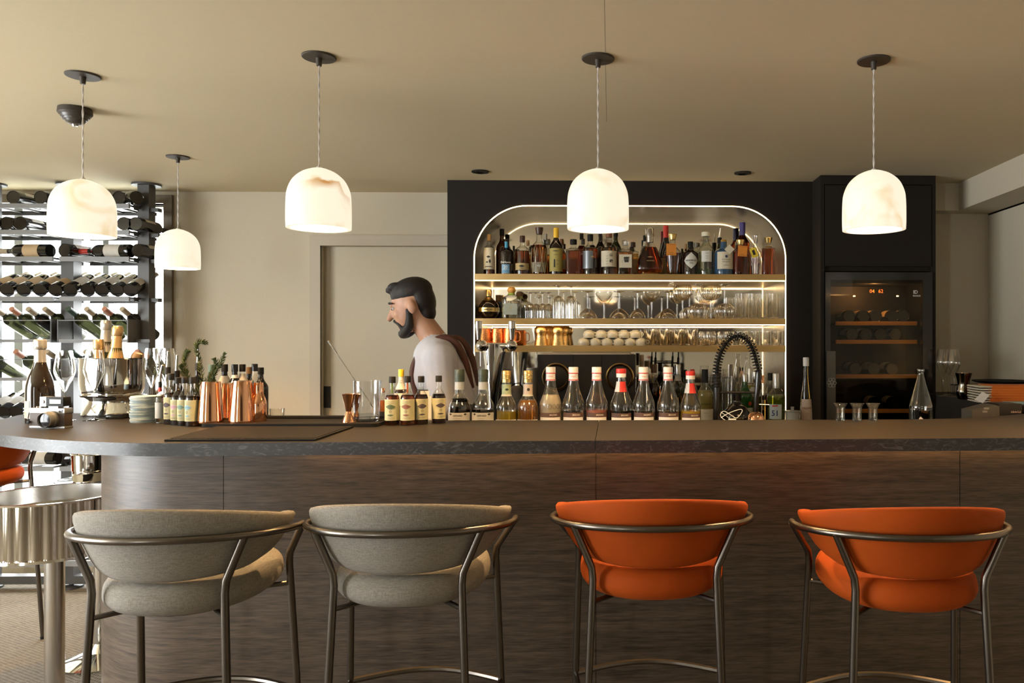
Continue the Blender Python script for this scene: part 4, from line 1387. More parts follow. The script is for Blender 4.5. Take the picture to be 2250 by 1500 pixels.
TINK = [(-.4, .4, .40, .42), (-.4, .4, -.42, -.40), (-.2, .2, -.30, -.28)]
r = SB('decanter', 'conical amber decanter with a gold stopper and a large orange tag', 1478, 514, 36, YA, 'cone', M_BGLASS, L_RED, .52, M_GOLDC, 'stopper', cap_prof=[(0, .86), (.36, .86), (.52, .985), (.50, 1), (0, 1)])
tag_on(r, M_ORTAG, .055, .066, r['h'] * .60, -.012, ink=TINK)
r = SB('spirit_bottle', 'black apothecary gin bottle with a white diamond label', 1517, 531, 35, YA, 'squat', M_COLA, None, .5, M_BLACK, 'cork', capz=.83, capr=.34)
rr, hh = r['r'], r['h']
mb = MB()
wrap_poly(mb, rr + .0008, [(-.044, 0), (-.03, .020), (0, .046), (.03, .020), (.044, 0), (.03, -.020), (0, -.046), (-.03, -.020)], hh * .42)
obj('diamond_label', mb.mesh('diamond_label', PM('off_white_label', (.72, .68, .58), .6)), r)
print_on(r, 'label_print', M_INK, [('t', "HENDRICK'S", .0125, 0, hh * .42, True), ('t', 'GIN', .012, 0, hh * .345)])
SB('spirit_bottle', 'small brown bottle with a cork behind the black gin bottle', 1507, 536, 14, YC, 'std', M_BROWNG, None, .5, M_CORK)
SB('spirit_bottle', 'clear square bottle with a grey stopper behind the black gin bottle', 1530, 533, 18, YC, 'square', M_BGLASS, L_CLEAR, .7, PM('grey_stopper', (.32, .29, .25), .5), n=5)
r = SB('spirit_bottle', 'tall clear gin bottle with a pale stopper and a pale green bottom', 1551, 510, 33, YA, 'std', M_FROST, liquid('pale_green', (.55, .74, .60)), .14, PM('ivory_stopper', (.74, .68, .52), .45), 'stopper', [('label', .30, .55, .72, PM('white_label', (.74, .71, .64), .6))], capz=.90, capr=.60)
print_on(r, 'label_print', M_INK, [('p', lens_pts(.015, .0009), 0, r['h'] * .50), ('p', lens_pts(.012, .0007), 0, r['h'] * .43), ('p', lens_pts(.012, .0007), 0, r['h'] * .38)])
r = SB('spirit_bottle', 'patterned green bottle with a steel pourer in the rear row', 1581, 522, 25, YC, 'std', M_GGLASS, None, .5, M_BLACK, 'pourer_base', [('pattern_label', .25, .72, 1.2, M_CREAM)])
obj('pour_spout', MB().tube([(0, 0, r['h']), (.001, 0, r['h'] + .02), (.006, -.004, r['h'] + .055)], [.005, .004, .003], 8).mesh('pour_spout', M_STEEL), r)
r = SB('spirit_bottle', 'ridged blue gin bottle with a cream label and a small cream tag', 1590, 527, 43, YA, 'squat', M_BLUEG, None, .5, PM('blue_gold_cap', (.45, .26, .06), .4, .6), 'cap', [('label', .16, .64, .95, M_CREAM, .12)], capr=.3)
print_on(r, 'label_print', PM('navy_ink', (.03, .05, .10), .6), [('p', circ(.008), .008, r['h'] * .51), ('t', 'MEDITERRANEA', .0075, .008, r['h'] * .42), ('t', 'SMALL BATCH', .0075, .008, r['h'] * .36), ('p', lens_pts(.022, .001), .008, r['h'] * .26)])
tag_on(r, M_CREAM, .040, .040, r['h'] * .70, .024, R(45), ink=None)
SB('spirit_bottle', 'tall dark amber bottle with a violet capsule in the rear row', 1631, 489, 34, YC, 'std', M_BGLASS, L_RED, .78, PM('violet_capsule', (.07, .055, .22), .35), 'capsule', capz=.74)
r = SB('decanter', 'squared dark amber decanter with a gold stopper and a hanging orange tag', 1627, 527, 33, YA, 'square', M_BGLASS, L_RED, .64, M_GOLDC, 'stopper', n=5, cap_prof=[(0, .86), (.36, .86), (.56, .985), (.54, 1), (0, 1)])
tag_on(r, M_ORTAG, .052, .060, r['h'] * .66, .004, R(4), ink=TINK)
r = SB('decanter', 'clear cut glass decanter with a flared glass stopper and a yellow tag', 1660, 517, 26, YA, 'cone', M_RIB2, L_CLEAR, .3, M_RIB, 'stopper', cap_prof=[(0, .80), (.30, .80), (.58, .99), (.5, 1), (0, 1)])
tag_on(r, M_YTAG, .036, .052, r['h'] * .55, -.016, R(-20), ink=[(-.2, .2, -.25, .3)])
r = SB('decanter', 'square amber decanter with a gold stopper at the right end of the top shelf', 1688, 522, 27, YA, 'square', M_BGLASS, L_RED, .70, M_GOLDC, 'stopper', n=6, cap_prof=[(0, .86), (.46, .86), (.70, .985), (.66, 1), (0, 1)])
mb = MB()
for i in range(20):
    a = 2 * math.pi * i / 20
    mb.tube([(r['r'] * .55 * math.cos(a), r['r'] * .55 * math.sin(a), r['h'] * .765), (r['r'] * .55 * math.cos(a + .32), r['r'] * .55 * math.sin(a + .32), r['h'] * .765)], .002, 5)
obj('gold_cord', mb.mesh('gold_cord', M_GOLDC), r)

# ------------------------------------------------------------------ middle shelf
Z2 = ZS[1]
r = bottle('liqueur_bottle', 'round gold and black liqueur bottle on the middle shelf', 1074, 637, 48, YA, Z2, 'globe', M_COLA, None, .5, M_GOLDC, 'cap')
mb = MB()
for z0, z1, m_ in ((.24, .38, 0),):
    wrap_patch(mb, r['r'] * 1.006, r['h'] * z0, r['h'] * z1, 3.14, 0, 0, 40)
obj('gold_band', mb.mesh('gold_band', M_GOLDC), r)
mb = MB().lathe([(r['r'] * .60, r['h'] * .63), (r['r'] * .40, r['h'] * .685), (r['r'] * .31, r['h'] * .74)], 28)
obj('gold_shoulder', mb.mesh('gold_shoulder', M_GOLDC), r)
print_on(r, 'band_print', M_INK, [('t', 'CHAMBORD', .011, 0, r['h'] * .31, True)], rr=r['r'] * 1.008)
bottle('spirit_bottle', 'dark wooden capped bottle behind the round gold bottle', 1095, 648, 26, YC, Z2, 'square', M_COLA, None, .5, PM('wood_cap', (.30, .16, .06), .6), capz=.76, n=5)
r = bottle('tequila_bottle', 'clear tequila bottle with a cork ball stopper and a green neck band', 1124, 630, 43, YA, Z2, 'squat', M_BGLASS, L_CLEAR, .55, PM('orange_cork', (.62, .30, .06), .6), 'ball_stopper', [('neck_band', .745, .80, 3.1, PM('green_band', (.28, .42, .05), .5)), ('label', .12, .46, .70, PM('grey_green_label', (.46, .48, .38), .6))], cap_prof=[(0, .79), (.30, .80), (.42, .86), (.44, .905), (.36, .97), (.2, .995), (0, 1)], n=3.2)
print_on(r, 'label_print', M_GINK, [('t', 'PATRON', .013, 0, r['h'] * .34, True), ('t', 'SILVER', .009, 0, r['h'] * .25)])
bottle('tequila_bottle', 'second tequila bottle with a dark ball stopper, standing behind the first', 1142, 640, 38, YC, Z2, 'squat', M_BGLASS, L_CLEAR, .5, PM('dark_cork', (.20, .10, .04), .7), 'ball_stopper', [('neck_band', .745, .80, 3.1, PM('green_band', (.28, .42, .05), .5))], cap_prof=[(0, .79), (.30, .80), (.42, .86), (.44, .905), (.36, .97), (.2, .995), (0, 1)], n=3.2)


def stem_glass(name, cat, label, group, u, vt, wb, Y, z, bowl, foot_r, up, mat, vb=None):
    """stemmed glass; bowl = [(radius fraction, height fraction)], drawn upright. up False turns it on its rim"""
    Rr = .5 * wb * pxw(u, Y)
    Hh = at(u, vt, Y).z - z if vb is None else (at(u, vt, Y).z - at(u, vb, Y).z)
    p = at(u, 700, Y)
    t = thing(name, label, cat, (p.x, p.y, z), 0, group)
    b0 = bowl[0][1]
    out = spl([(r * Rr, h * Hh, 0) for r, h in bowl], 4)
    prof = [(r, h) for r, h, _ in out]
    prof += [(max(.0, r - .0012), h) for r, h, _ in out[::-1][:-1]]
    M_ = Matrix.Identity(4) if up else Matrix.Translation((0, 0, Hh)) @ Matrix.Rotation(math.pi, 4, 'X')
    obj('bowl', MB().lathe([(0, b0 * Hh)] + prof[:len(out)] + (prof[len(out):] + [(0, b0 * Hh + .002)] if mat is M_CRYS else []), 32, mat=M_).mesh('bowl', mat, True, 60), t)
    obj('stem', MB().lathe([(.0045, .004), (.0036, b0 * Hh * .5), (.005, b0 * Hh)], 10, mat=M_).mesh('stem', M_GLASS), t)
    obj('foot', MB().lathe([(0, 0), (foot_r, 0), (foot_r, .0015), (foot_r * .4, .004), (.004, .008), (0, .008)], 24, mat=M_).mesh('foot', M_GLASS), t)
    return t


BW_CORD = [(.12, .42), (.6, .48), (.95, .62), (1, .80), (.96, 1)]
BW_FLUTE = [(.15, .30), (.5, .33), (.9, .42), (1, .60), (1, 1)]
BW_COUPE = [(.08, .62), (.35, .66), (.8, .80), (1, .93), (1, 1)]
BW_BALL = [(.1, .55), (.55, .58), (.95, .70), (1, .80), (.92, .93), (.80, 1)]
GM = 'stemmed glasses on the middle niche shelf'
for i, (u, dy) in enumerate(((1166, 0), (1192, 0), (1178, .10), (1205, .10))):
    stem_glass('cordial_glass', 'glass', 'small stemmed cordial glass upside down on the middle shelf, %s from left of the four' % ['first', 'third', 'second', 'fourth'][i], GM, u, 642, 27, YA + dy, Z2, BW_CORD, .026, False, M_RIB2)
for i, u in enumerate((1227, 1255)):
    stem_glass('flute_glass', 'glass', 'tall flute glass upside down on the middle shelf, %s of the pair' % ['left', 'right'][i], GM, u, 628, 27, YA, Z2, BW_FLUTE, .027, False, M_RIB2)
for i, (u, w, up, nm) in enumerate(((1291, 42, False, 'first'), (1327, 38, True, 'second'), (1361, 44, False, 'third'), (1401, 35, False, 'fourth'), (1432, 37, True, 'fifth'), (1467, 40, False, 'sixth'))):
    stem_glass('coupe_glass', 'glass', 'coupe glass standing %s on the middle shelf, %s from left of the six coupes' % ('upright' if up else 'upside down', nm), GM, u, 640, w, YA + (.05 if up else 0), Z2, BW_COUPE, .036, up, M_GLASS)
for i, (u, w, up, vt, dy, nm) in enumerate(((1500, 44, True, 626, .06, 'first'), (1535, 52, False, 625, 0, 'second'), (1562, 48, True, 626, .1, 'third'), (1592, 50, False, 625, 0, 'fourth'))):
    stem_glass('balloon_glass', 'glass', 'ribbed balloon glass standing %s on the middle shelf, %s from left of the four' % ('upright' if up else 'upside down', nm), GM, u, vt, w, YA + dy, Z2, BW_BALL, .036, up, M_RIB)


def tumbler(name, label, group, u, vt, w, Y, z, mat, flare=1.0, bulge=None, cat='glass', flutes=0):
    Rr = .5 * w * pxw(u, Y)
    Hh = at(u, vt, Y).z - z
    p = at(u, 700, Y)
    t = thing(name, label, cat, (p.x, p.y, z), 0, group)
    pf = bulge or [(.88, 0), (.92, .01), (1 * flare, 1)]
    obj('wall', MB().lathe([(0, .0)] + [(r * Rr, h * Hh) for r, h in pf], 26 if not flutes else flutes * 5, wob=(lambda a, z: 1 - .045 * abs(math.sin(a * flutes / 2))) if flutes else None).mesh('wall', mat, True, 70), t)
    obj('thick_base', MB().lathe([(0, .001), (pf[0][0] * Rr * .93, .001), (pf[0][0] * Rr * .95, .009), (0, .009)], 22).mesh('thick_base', PM('solid_glass', (.92, .92, .90), .0, Transmission_Weight=1., IOR=1.3)), t)
    return t


k = 0
for dy in (0, .085):
    for u in (1633, 1656, 1679, 1701):
        k += 1
        tumbler('highball_glass', 'fluted highball glass on the middle shelf, %s row, %s from left' % ('rear' if dy else 'front', ORD[(k - 1) % 4]), 'highball glasses on the middle niche shelf', u + (-7 if dy else 0), 645, 22.5, YA - .02 + dy, Z2, M_GLASS, flutes=12)

# ------------------------------------------------------------------ lowest shelf
Z3 = ZS[2]


def mug(label, u, vt, w, Y, mat, prof, group, handle=True):
    Rr = .5 * w * pxw(u, Y)
    Hh = at(u, vt, Y).z - Z3
    p = at(u, 700, Y)
    t = thing('metal_mug', label, 'mug', (p.x, p.y, Z3), 0, group)
    obj('cup', MB().lathe([(r * Rr, h * Hh) for r, h in prof], 30).mesh('cup', mat, True, 50), t)
    if handle:
        obj('handle', MB().tube([(Rr * .97, 0, Hh * .82), (Rr * 1.35, 0, Hh * .80), (Rr * 1.5, 0, Hh * .62), (Rr * 1.42, 0, Hh * .3), (Rr * .97, 0, Hh * .22)], .003, 8).mesh('handle', mat), t)
    return t


PMUG = [(0, 0), (.88, 0), (1, .12), (1.02, .5), (.92, .9), (.95, 1), (.88, .98), (.9, .5), (.85, .06), (0, .04)]
PTUM = [(0, 0), (1, 0), (.95, .08), (.78, .42), (.74, .56), (.86, .63), (.91, .73), (.88, .90), (.70, .98), (0, 1)]
for i, u in enumerate((1064, 1093, 1121)):
    mug('hammered copper mug on the lowest shelf, %s from left' % ORD[i], u, 722, 30, YA if i != 1 else YA + .02, M_COPPERH, PMUG, 'copper mugs on the lowest shelf')
for i, (u, Y) in enumerate(((1189, YA), (1226, YA), (1205, YA + .11), (1240, YA + .11))):
    mug('hammered gold tumbler turned upside down on the lowest shelf, %s' % ['front left', 'front right', 'rear left', 'rear right'][i], u, 716, 31, Y, M_GOLDH, PTUM, 'gold tumblers on the lowest shelf', False)
M_CUP = PM('ivory_porcelain', (.78, .68, .50), .25, Coat_Weight=.3)
cup0 = None
rr = .5 * 26 * pxw(1340, YA)
hh = rr * 1.32
for row, us in ((0, (1283, 1309, 1334, 1360, 1385, 1408)), (1, (1294, 1321, 1346, 1371, 1396))):
    for i, u in enumerate(us):
        p = at(u, 700, YA)
        lb = 'ivory coffee cup upside down on the lowest shelf, %s in the %s row' % (ORD[i], 'upper' if row else 'lower')
        loc = (p.x, YA, Z3 + row * hh * .985)
        if cup0 is None:
            cup0 = thing('coffee_cup', lb, 'cup', loc, 0, 'coffee cups on the lowest shelf')
            pf = spl([(rr * .92, 0, 0), (rr * 1.0, hh * .25, 0), (rr * 1.0, hh * .5, 0), (rr * .86, hh * .78, 0), (rr * .58, hh * .93, 0), (rr * .52, hh * .95, 0), (rr * .50, hh, 0)], 3)
            obj('bowl', MB().lathe([(r, h) for r, h, _ in pf] + [(rr * .42, hh), (rr * .42, hh * .94), (0, hh * .94)], 28).mesh('bowl', M_CUP, True, 60), cup0)
            obj('handle', MB().tube([(rr * .96, -.006, hh * .22), (rr * 1.28, -.012, hh * .24), (rr * 1.42, -.014, hh * .45), (rr * 1.26, -.012, hh * .66), (rr * .88, -.006, hh * .70)], .0034, 8).mesh('handle', M_CUP), cup0)
        else:
            dup(cup0, loc, lb, rotz=-.15 if i not in (0, len(us) - 1) or row else .1)
for i, u in enumerate((1428, 1458, 1489, 1519)):
    tumbler('water_glass', 'clear water glass on the lowest shelf, %s from left of its row' % ORD[i], 'water glasses on the lowest shelf', u, 722, 30, YA, Z3, M_GLASS, flutes=9)
for i, u in enumerate((1443, 1474, 1504)):
    tumbler('water_glass', 'clear water glass in the rear row of the lowest shelf, %s from left' % ORD[i], 'water glasses on the lowest shelf', u, 724, 29, YC - .02, Z3, M_GLASS)
for i, u in enumerate((1554, 1595)):
    tumbler('glass_bowl', 'ribbed low glass bowl on the lowest shelf, %s of the pair' % ['left', 'right'][i], 'ribbed bowls on the lowest shelf', u, 728, 40, YA, Z3, M_RIB, bulge=[(.5, 0), (.8, .15), (.98, .5), (1, .7), (.9, 1)], cat='bowl')
for i, u in enumerate((1631, 1656, 1681, 1706)):
    tumbler('whisky_glass', 'fluted whisky glass at the right end of the lowest shelf, %s from left' % ORD[i], 'whisky glasses on the lowest shelf', u, 727, 24, YA, Z3, M_GLASS, flutes=12)
# ------------------------------------------------------------------ the row of syrup and liqueur bottles behind the bar top
ZL, YL = 1.05, 3.01
M_STRIP = PM('brown_label_strip', (.085, .045, .035), .6)
M_WSTRIP = PM('white_label_strip', (.68, .67, .66), .6)
M_CAPDG = PM('dark_green_cap', (.045, .065, .045), .4)
M_SYG = thin_glass('syrup_bottle_glass', (.93, .91, .86), (.52, .46, .34), .15, .75, rough=.10)
GS = 'syrup and liqueur bottles in a row behind the bar top'
M_LEAF = PM('leaf_label', (.42, .50, .30), .6, noise=.4, nscale=90)
M_FIG = PM('fig_label', (.60, .50, .42), .6, noise=.2, nscale=60)
M_PALEL = PM('pale_blue_label', (.50, .53, .54), .6)


def SY(label, u, vt, w, style, liq, fill, cap, lab, **k):
    return bottle('liqueur_bottle', label, u, vt, w, YL, ZL, style, M_SYG, liq, fill, cap, 'cap', lab, group=GS, **k)


LIQL = [('label', .095, .285, 1.25, PM('grey_botanical_label', (.50, .49, .46), .65, noise=.12, nscale=120)), ('neck_label', .66, .79, 3.1, M_PALEL)]
for i, (u, fill, lb) in enumerate(((1010, .52, 'full liqueur bottle of near black liquid, first of the row'), (1062, .335, 'half empty liqueur bottle of near black liquid with a dark green cap'))):
    r = SY(lb, u, 811, 50, 'liqueur', liquid('coffee', (.012, .006, .004)), fill, M_CAPDG, LIQL)
    print_on(r, 'label_print', M_INK, [('t', 'GIFFARD', .0095, 0, r['h'] * .235, True), ('p', lens_pts(.007, .004), -.030, r['h'] * .26), ('p', lens_pts(.007, .004), .030, r['h'] * .26), ('p', lens_pts(.025, .0005), 0, r['h'] * .19), ('p', lens_pts(.025, .0005), 0, r['h'] * .165)])
    mb = MB()
    for z in (.84, .87, .90):
        mb.lathe([(r['r'] * .435, r['h'] * z), (r['r'] * .445, r['h'] * (z + .008)), (r['r'] * .435, r['h'] * (z + .016))], 20)
    obj('cap_ridges', mb.mesh('cap_ridges', M_CAPDG), r)
for u, liq, fill, lm, lb in ((1113, liquid('yellow_syrup', (.62, .48, .06), .6), .31, M_LEAF, 'liqueur bottle with a gold cap and leaf label, a third full of yellow liquid'), (1160, liquid('apricot', (.72, .30, .06), .75), .50, M_FIG, 'gold capped liqueur bottle with a fig label, full of apricot coloured liquid')):
    r = SY(lb, u, 814, 47, 'liqueur', liq, fill, M_GOLDC, [('neck_label', .60, .77, 3.1, lm), ('lower_neck_label', .565, .60, 3.1, PM('greenish_paper', (.55, .55, .45), .6)), ('label', .10, .17, 1.2, M_WSTRIP)], capz=.80)
    mb = MB()
    for z in (.86, .89, .92):
        mb.lathe([(r['r'] * .435, r['h'] * z), (r['r'] * .452, r['h'] * (z + .007)), (r['r'] * .435, r['h'] * (z + .014))], 20)
    obj('cap_ridges', mb.mesh('cap_ridges', M_GOLDC), r)
    print_on(r, 'emblem', M_INK if lm is M_FIG else M_CAPDG, [('p', circ(.006) if lm is M_FIG else lens_pts(.008, .005), .004, r['h'] * .68)], rr=r['r'] * .44)
L_SYR = dict(milk=PM('liquid_milky', (.62, .56, .44), .3, Transmission_Weight=.25), clear=L_CLEAR, pink=liquid('pink', (.78, .30, .26), .5), teal=liquid('dark_teal', (.03, .07, .065)), yellow=liquid('bright_yellow', (.80, .55, .05), .5))
for u, kd, fill, lb in ((1210, 'milk', .55, 'white capped syrup bottle full of milky liquid'), (1260, 'clear', .30, 'white capped syrup bottle with a little clear liquid, left of the pink one'), (1311, 'pink', .31, 'white capped syrup bottle with a little pink liquid'),
                        (1414, 'clear', .30, 'white capped syrup bottle of clear liquid, just right of the red capped dark one'), (1468, 'clear', .29, 'white capped syrup bottle with a little clear liquid, next to the short red capped one')):
    r = SY(lb, u, 806, 50, 'syrup', L_SYR[kd], fill, M_WHITE, [('label', .200, .272, 1.0, M_STRIP), ('white_strip', .11, .199, 1.0, M_WSTRIP), ('neck_sleeve', .78, .905, 3.1, M_WHITE)], capz=.90, capr=.43)
    mb = MB()
    for z in (.787, .895):
        mb.lathe([(r['r'] * .445, r['h'] * z), (r['r'] * .452, r['h'] * (z + .007)), (r['r'] * .445, r['h'] * (z + .014))], 22)
    obj('red_band', mb.mesh('red_band', M_RED), r)
    print_on(r, 'neck_print', PM('red_ink', (.55, .08, .05), .6), [('t', 'GIFFARD', .0055, 0, r['h'] * .85)], rr=r['r'] * .435)
    print_on(r, 'label_print', M_WINK, [('t', 'BRIZARD', .0075, .014, r['h'] * .237)])
    # raised rings moulded into the glass
    mb = MB()
    for k_ in range(7):
        a = -1.1 + k_ * .37
        P_ = [wrap_pt(r['r'] * 1.004, a, .006 * math.cos(t * math.pi / 5), r['h'] * .37 + .009 * math.sin(t * math.pi / 5)) for t in range(10)]
        mb.tube(P_, .0009, 4, True)
    obj('moulded_relief', mb.mesh('moulded_relief', M_SYG), r)
for u, vt, w, kd, fill, lb in ((1365, 810, 50, 'teal', .31, 'red capped syrup bottle with dark teal liquid'), (1517, 815, 46, 'yellow', .31, 'short red capped syrup bottle with bright yellow liquid')):
    r = SY(lb, u, vt, w, 'syrup', L_SYR[kd], fill, M_WHITE, [('label', .200, .272, 1.0, M_STRIP), ('white_strip', .11, .199, 1.0, M_WSTRIP), ('red_neck_label', .62, .79, .62, M_RED, .35), ('white_neck_label', .62, .79, .55, M_PALEL, -.85)], capz=.86)
    mb = MB().lathe([(r['r'] * .445, r['h'] * .925), (r['r'] * .46, r['h'] * .935), (r['r'] * .46, r['h'] * .975), (r['r'] * .43, r['h'] * 1.001), (0, r['h'] * 1.002)], 22)
    obj('red_cap_top', mb.mesh('red_cap_top', M_RED), r)
    print_on(r, 'label_print', M_WINK, [('t', 'BRIZARD', .0075, .014, r['h'] * .237)])

# ------------------------------------------------------------------ things standing on the bar top
bitz = []


def on_bar(u, v, w):
    """base centre on the bar top for a round thing whose lowest base edge is seen at row v"""
    p = atz(u, v, ZT)
    r = .5 * w * pxw(u, p.y)
    return Vector((p.x, p.y + r * .9, ZT)), r


def BB(name, label, u, vt, vb, w, style, glass, liq, fill, cap, lab, **k):
    p, r = on_bar(u, vb, w)
    r = .5 * w * pxw(u, p.y)
    h = at(u, vt, p.y).z - ZT
    return bottle(name, label, u, vt, w, p.y, ZT, style, glass, liq, fill, cap, 'cap', lab, pos=p, dims=(r, h), **k)


L_BIT = {'red': liquid('bitters_red', (.22, .05, .015)), 'black': liquid('bitters_black', (.03, .012, .008)), 'brown': liquid('bitters_brown', (.20, .09, .04))}
INKS = {'green': PM('green_ink', (.09, .13, .055), .6), 'rust': PM('rust_ink', (.24, .10, .065), .6), 'violet': PM('violet_ink', (.07, .05, .06), .6), 'blue': PM('blue_ink', (.22, .38, .45), .6), 'pink': PM('pink_ink', (.55, .32, .38), .6), 'teal': PM('teal_ink', (.16, .27, .22), .6)}
GB = 'small bitters bottles on the bar'


def bitters(label, u, vt, vb, w, liq, ink, xoff=0., strip=None, fill=.60):
    r = BB('bitters_bottle', label, u, vt, vb, w, 'bitters', M_BGLASS, L_BIT[liq], fill, M_BLACK, [('label', .105, .535, 1.45, M_YPAPER)], group=GB)
    rr, hh = r['r'], r['h']
    lens = print_on(r, 'lens_emblem', INKS[ink], [('p', lens_pts(rr * .75, hh * .05), xoff, hh * .385), ('p', lens_pts(rr * .5, hh * .018), xoff, hh * .215)])
    print_on(r, 'label_print', M_INK, [('t', 'O', hh * .07, xoff, hh * .285), ('t', "SCRAPPY'S", hh * .022, xoff, hh * .385)] + [('p', lens_pts(rr * .8, .0004), xoff, hh * z) for z in (.50, .475, .45, .16, .14)])
    if strip:
        mb = MB()
        wrap_patch(mb, rr * .40, hh * .66, hh * .93, .32, .2)
        obj('seal_strip', mb.mesh('seal_strip', strip), r)
    return r


bitters('small bitters bottle with a green emblem and green seal strip', 858, 827, 935, 33, 'red', 'green', strip=PM('green_strip', (.14, .20, .05), .6))
bitters('small bitters bottle with a rust brown emblem and an orange seal strip', 892, 826, 935, 32, 'red', 'rust', strip=PM('rust_strip', (.38, .10, .03), .6))
bitters('small bitters bottle with near black liquid and a violet emblem, left of the gap', 922, 826, 933, 31, 'black', 'violet', .010)
bitters('small bitters bottle with near black liquid standing alone beside the liqueur row', 961, 825, 931, 31, 'black', 'violet', .013)
bitters('small bitters bottle with a blue emblem beside the copper tins, nearest the viewer', 416, 828, 937, 34, 'brown', 'blue', -.008)
bitters('small bitters bottle with a teal emblem, second from right in the left group', 399, 828, 935.5, 33, 'brown', 'teal', -.006)
bitters('small bitters bottle with a pink emblem, third from right in the left group', 384, 829, 934, 33, 'brown', 'pink', -.006)
bitters('small bitters bottle with a violet emblem, leftmost in the left group', 369, 820, 932.5, 33, 'brown', 'violet', -.006)
r = BB('bitters_bottle', 'bitters bottle with a tall yellow cap and a white wrapped neck', 878, 811, 925, 30, 'bitters', M_COLA, None, .5, PM('bright_yellow_cap', (.80, .52, .02), .4), [('wrapper', .30, .86, 3.1, M_GREYL)], capz=.86, capr=.42)
print_on(r, 'label_print', M_INK, [('p', lens_pts(.01, .0006), 0, r['h'] * z) for z in (.78, .74, .70)], rr=r['r'] * .42)
# orange bottle peeping out behind the mixing glass
r = BB('bitters_bottle', 'small bottle with orange liquid and a copper coloured band behind the mixing glass', 838, 852, 926, 24, 'std', M_BGLASS, liquid('orange', (.75, .22, .04), .6), .6, M_COPPER, [('label', .02, .3, 1.4, M_INK)])
# white folded card behind the bitters
p, q = on_bar(928, 922, 30)
t = thing('folded_card', 'white folded card standing behind the bitters bottles', 'card', (p.x, p.y, ZT), .1)
obj('card_panel', MB().box((-.028, -.001, 0), (.028, 0, .085)).box((-.012, -.001, .085), (.02, 0, .105)).mesh('card_panel', M_WHITE, False), t)
obj('card_panel', MB().box((-.028, 0, 0), (.028, .001, .085), mat=Matrix.Rotation(R(-18), 4, 'X') @ Matrix.Translation((0, .03, 0))).mesh('card_panel', M_WHITE, False), t)

# champagne bottle, camera, flutes, ice bucket, coasters
p, rr = on_bar(70, 930, 69)
hh = at(70, 745, p.y).z - ZT
r = bottle('champagne_bottle', 'large dark champagne bottle with silver foil at the left end of the bar', 70, 745, 69, p.y, ZT, 'champagne', PM('bronze_bottle_glass', (.013, .008, .004), .06, Coat_Weight=.3), None, .5, PM('silver_foil', (.55, .52, .47), .28, .8, bump=.5, nscale=60), 'foil', [('label', .06, .265, .62, PM('pink_beige_label', (.66, .45, .33), .6), -.75)], pos=p, dims=(rr, hh), capr=.44,
           cap_prof=[(.47, .655), (.44, .70), (.41, .80), (.40, .875), (.46, .885), (.48, .92), (.46, .985), (.36, 1), (0, 1)])
mb = MB()
V_, F_ = text_geo('CUVEE', .010)
wrap_geo(mb, V_, F_, rr + .0016, hh * .115, -.75)
obj('label_print', mb.mesh('label_print', M_GINK, False), r)
# rangefinder camera
p = atz(103, 941, ZT)
t = thing('camera', 'silver and brown rangefinder camera with a flash on top, on the bar', 'camera', (p.x, p.y + .02, ZT), R(-10))
s_ = pxw(103, p.y) * 1.1
M_CAMS = PM('satin_camera_metal', (.36, .345, .32), .38, .8)
M_LEATH = PM('brown_leatherette', (.075, .048, .032), .6, bump=.4, nscale=300)
obj('body', MB().box((-.066, -.016, .006), (.066, .016, .050)).mesh('body', M_LEATH, True, bevel=.003), t)
obj('base_plate', MB().box((-.067, -.017, 0), (.067, .017, .007)).mesh('base_plate', M_CAMS, True, bevel=.002), t)
tp = obj('top_plate', MB().box((-.067, -.017, .050), (.067, .017, .067)).mesh('top_plate', M_CAMS, True, bevel=.003), t)
obj('dial', MB().lathe([(.008, .067), (.008, .073), (0, .073)], 18, mat=Matrix.Translation((-.035, 0, 0))).lathe([(.004, .067), (.004, .071), (0, .071)], 12, mat=Matrix.Translation((-.052, 0, 0))).mesh('dial', M_CAMS), tp)
obj('finder_window', MB().box((.047, -.0185, .054), (.060, -.016, .063)).mesh('finder_window', M_BLACKG, False), tp)
ln = obj('lens', MB().lathe([(0, 0), (.028, 0), (.028, .012), (.026, .014), (.026, .030), (.023, .032), (.021, .026), (0, .024)], 30, mat=Matrix.Translation((.020, -.016, .030)) @ Matrix.Rotation(R(90), 4, 'X')).mesh('lens', M_CAMS), t)
obj('front_element', MB().lathe([(.024, .0325), (.021, .0275), (.012, .029), (0, .030)], 24, mat=Matrix.Translation((.020, -.016, .030)) @ Matrix.Rotation(R(90), 4, 'X')).mesh('front_element', M_BLACKG), ln)
fl = obj('flash_unit', MB().box((-.024, -.017, .073), (.062, .014, .104)).mesh('flash_unit', M_BLACK, True, bevel=.003), t)
obj('flash_window', MB().box((.012, -.0185, .082), (.055, -.0165, .096)).mesh('flash_window', PM('flash_diffuser', (.42, .38, .32), .3), False), fl)
obj('side_panel', MB().box((-.0255, -.0175, .073), (-.002, .0145, .1045)).lathe([(0, 0), (.006, 0), (.006, .003), (0, .003)], 14, mat=Matrix.Translation((-.014, -.0175, .088)) @ Matrix.Rotation(R(90), 4, 'X')).mesh('side_panel', M_CAMS, False), fl)
obj('hot_shoe', MB().box((0, -.010, .067), (.036, .010, .073)).mesh('hot_shoe', M_CAMS, False), fl)
obj('wrist_strap', MB().tube(spl([(-.067, -.004, .058), (-.074, -.010, .050), (-.072, -.016, .030), (-.068, -.020, .018), (-.066, -.020, .012)], 4), .0014, 6).lathe([(.0, -.003), (.005, -.002), (.005, .002), (0, .003)], 12, mat=Matrix.Translation((-.067, -.021, .020)) @ Matrix.Rotation(R(90), 4, 'X')).mesh('wrist_strap', M_BLACK), t)

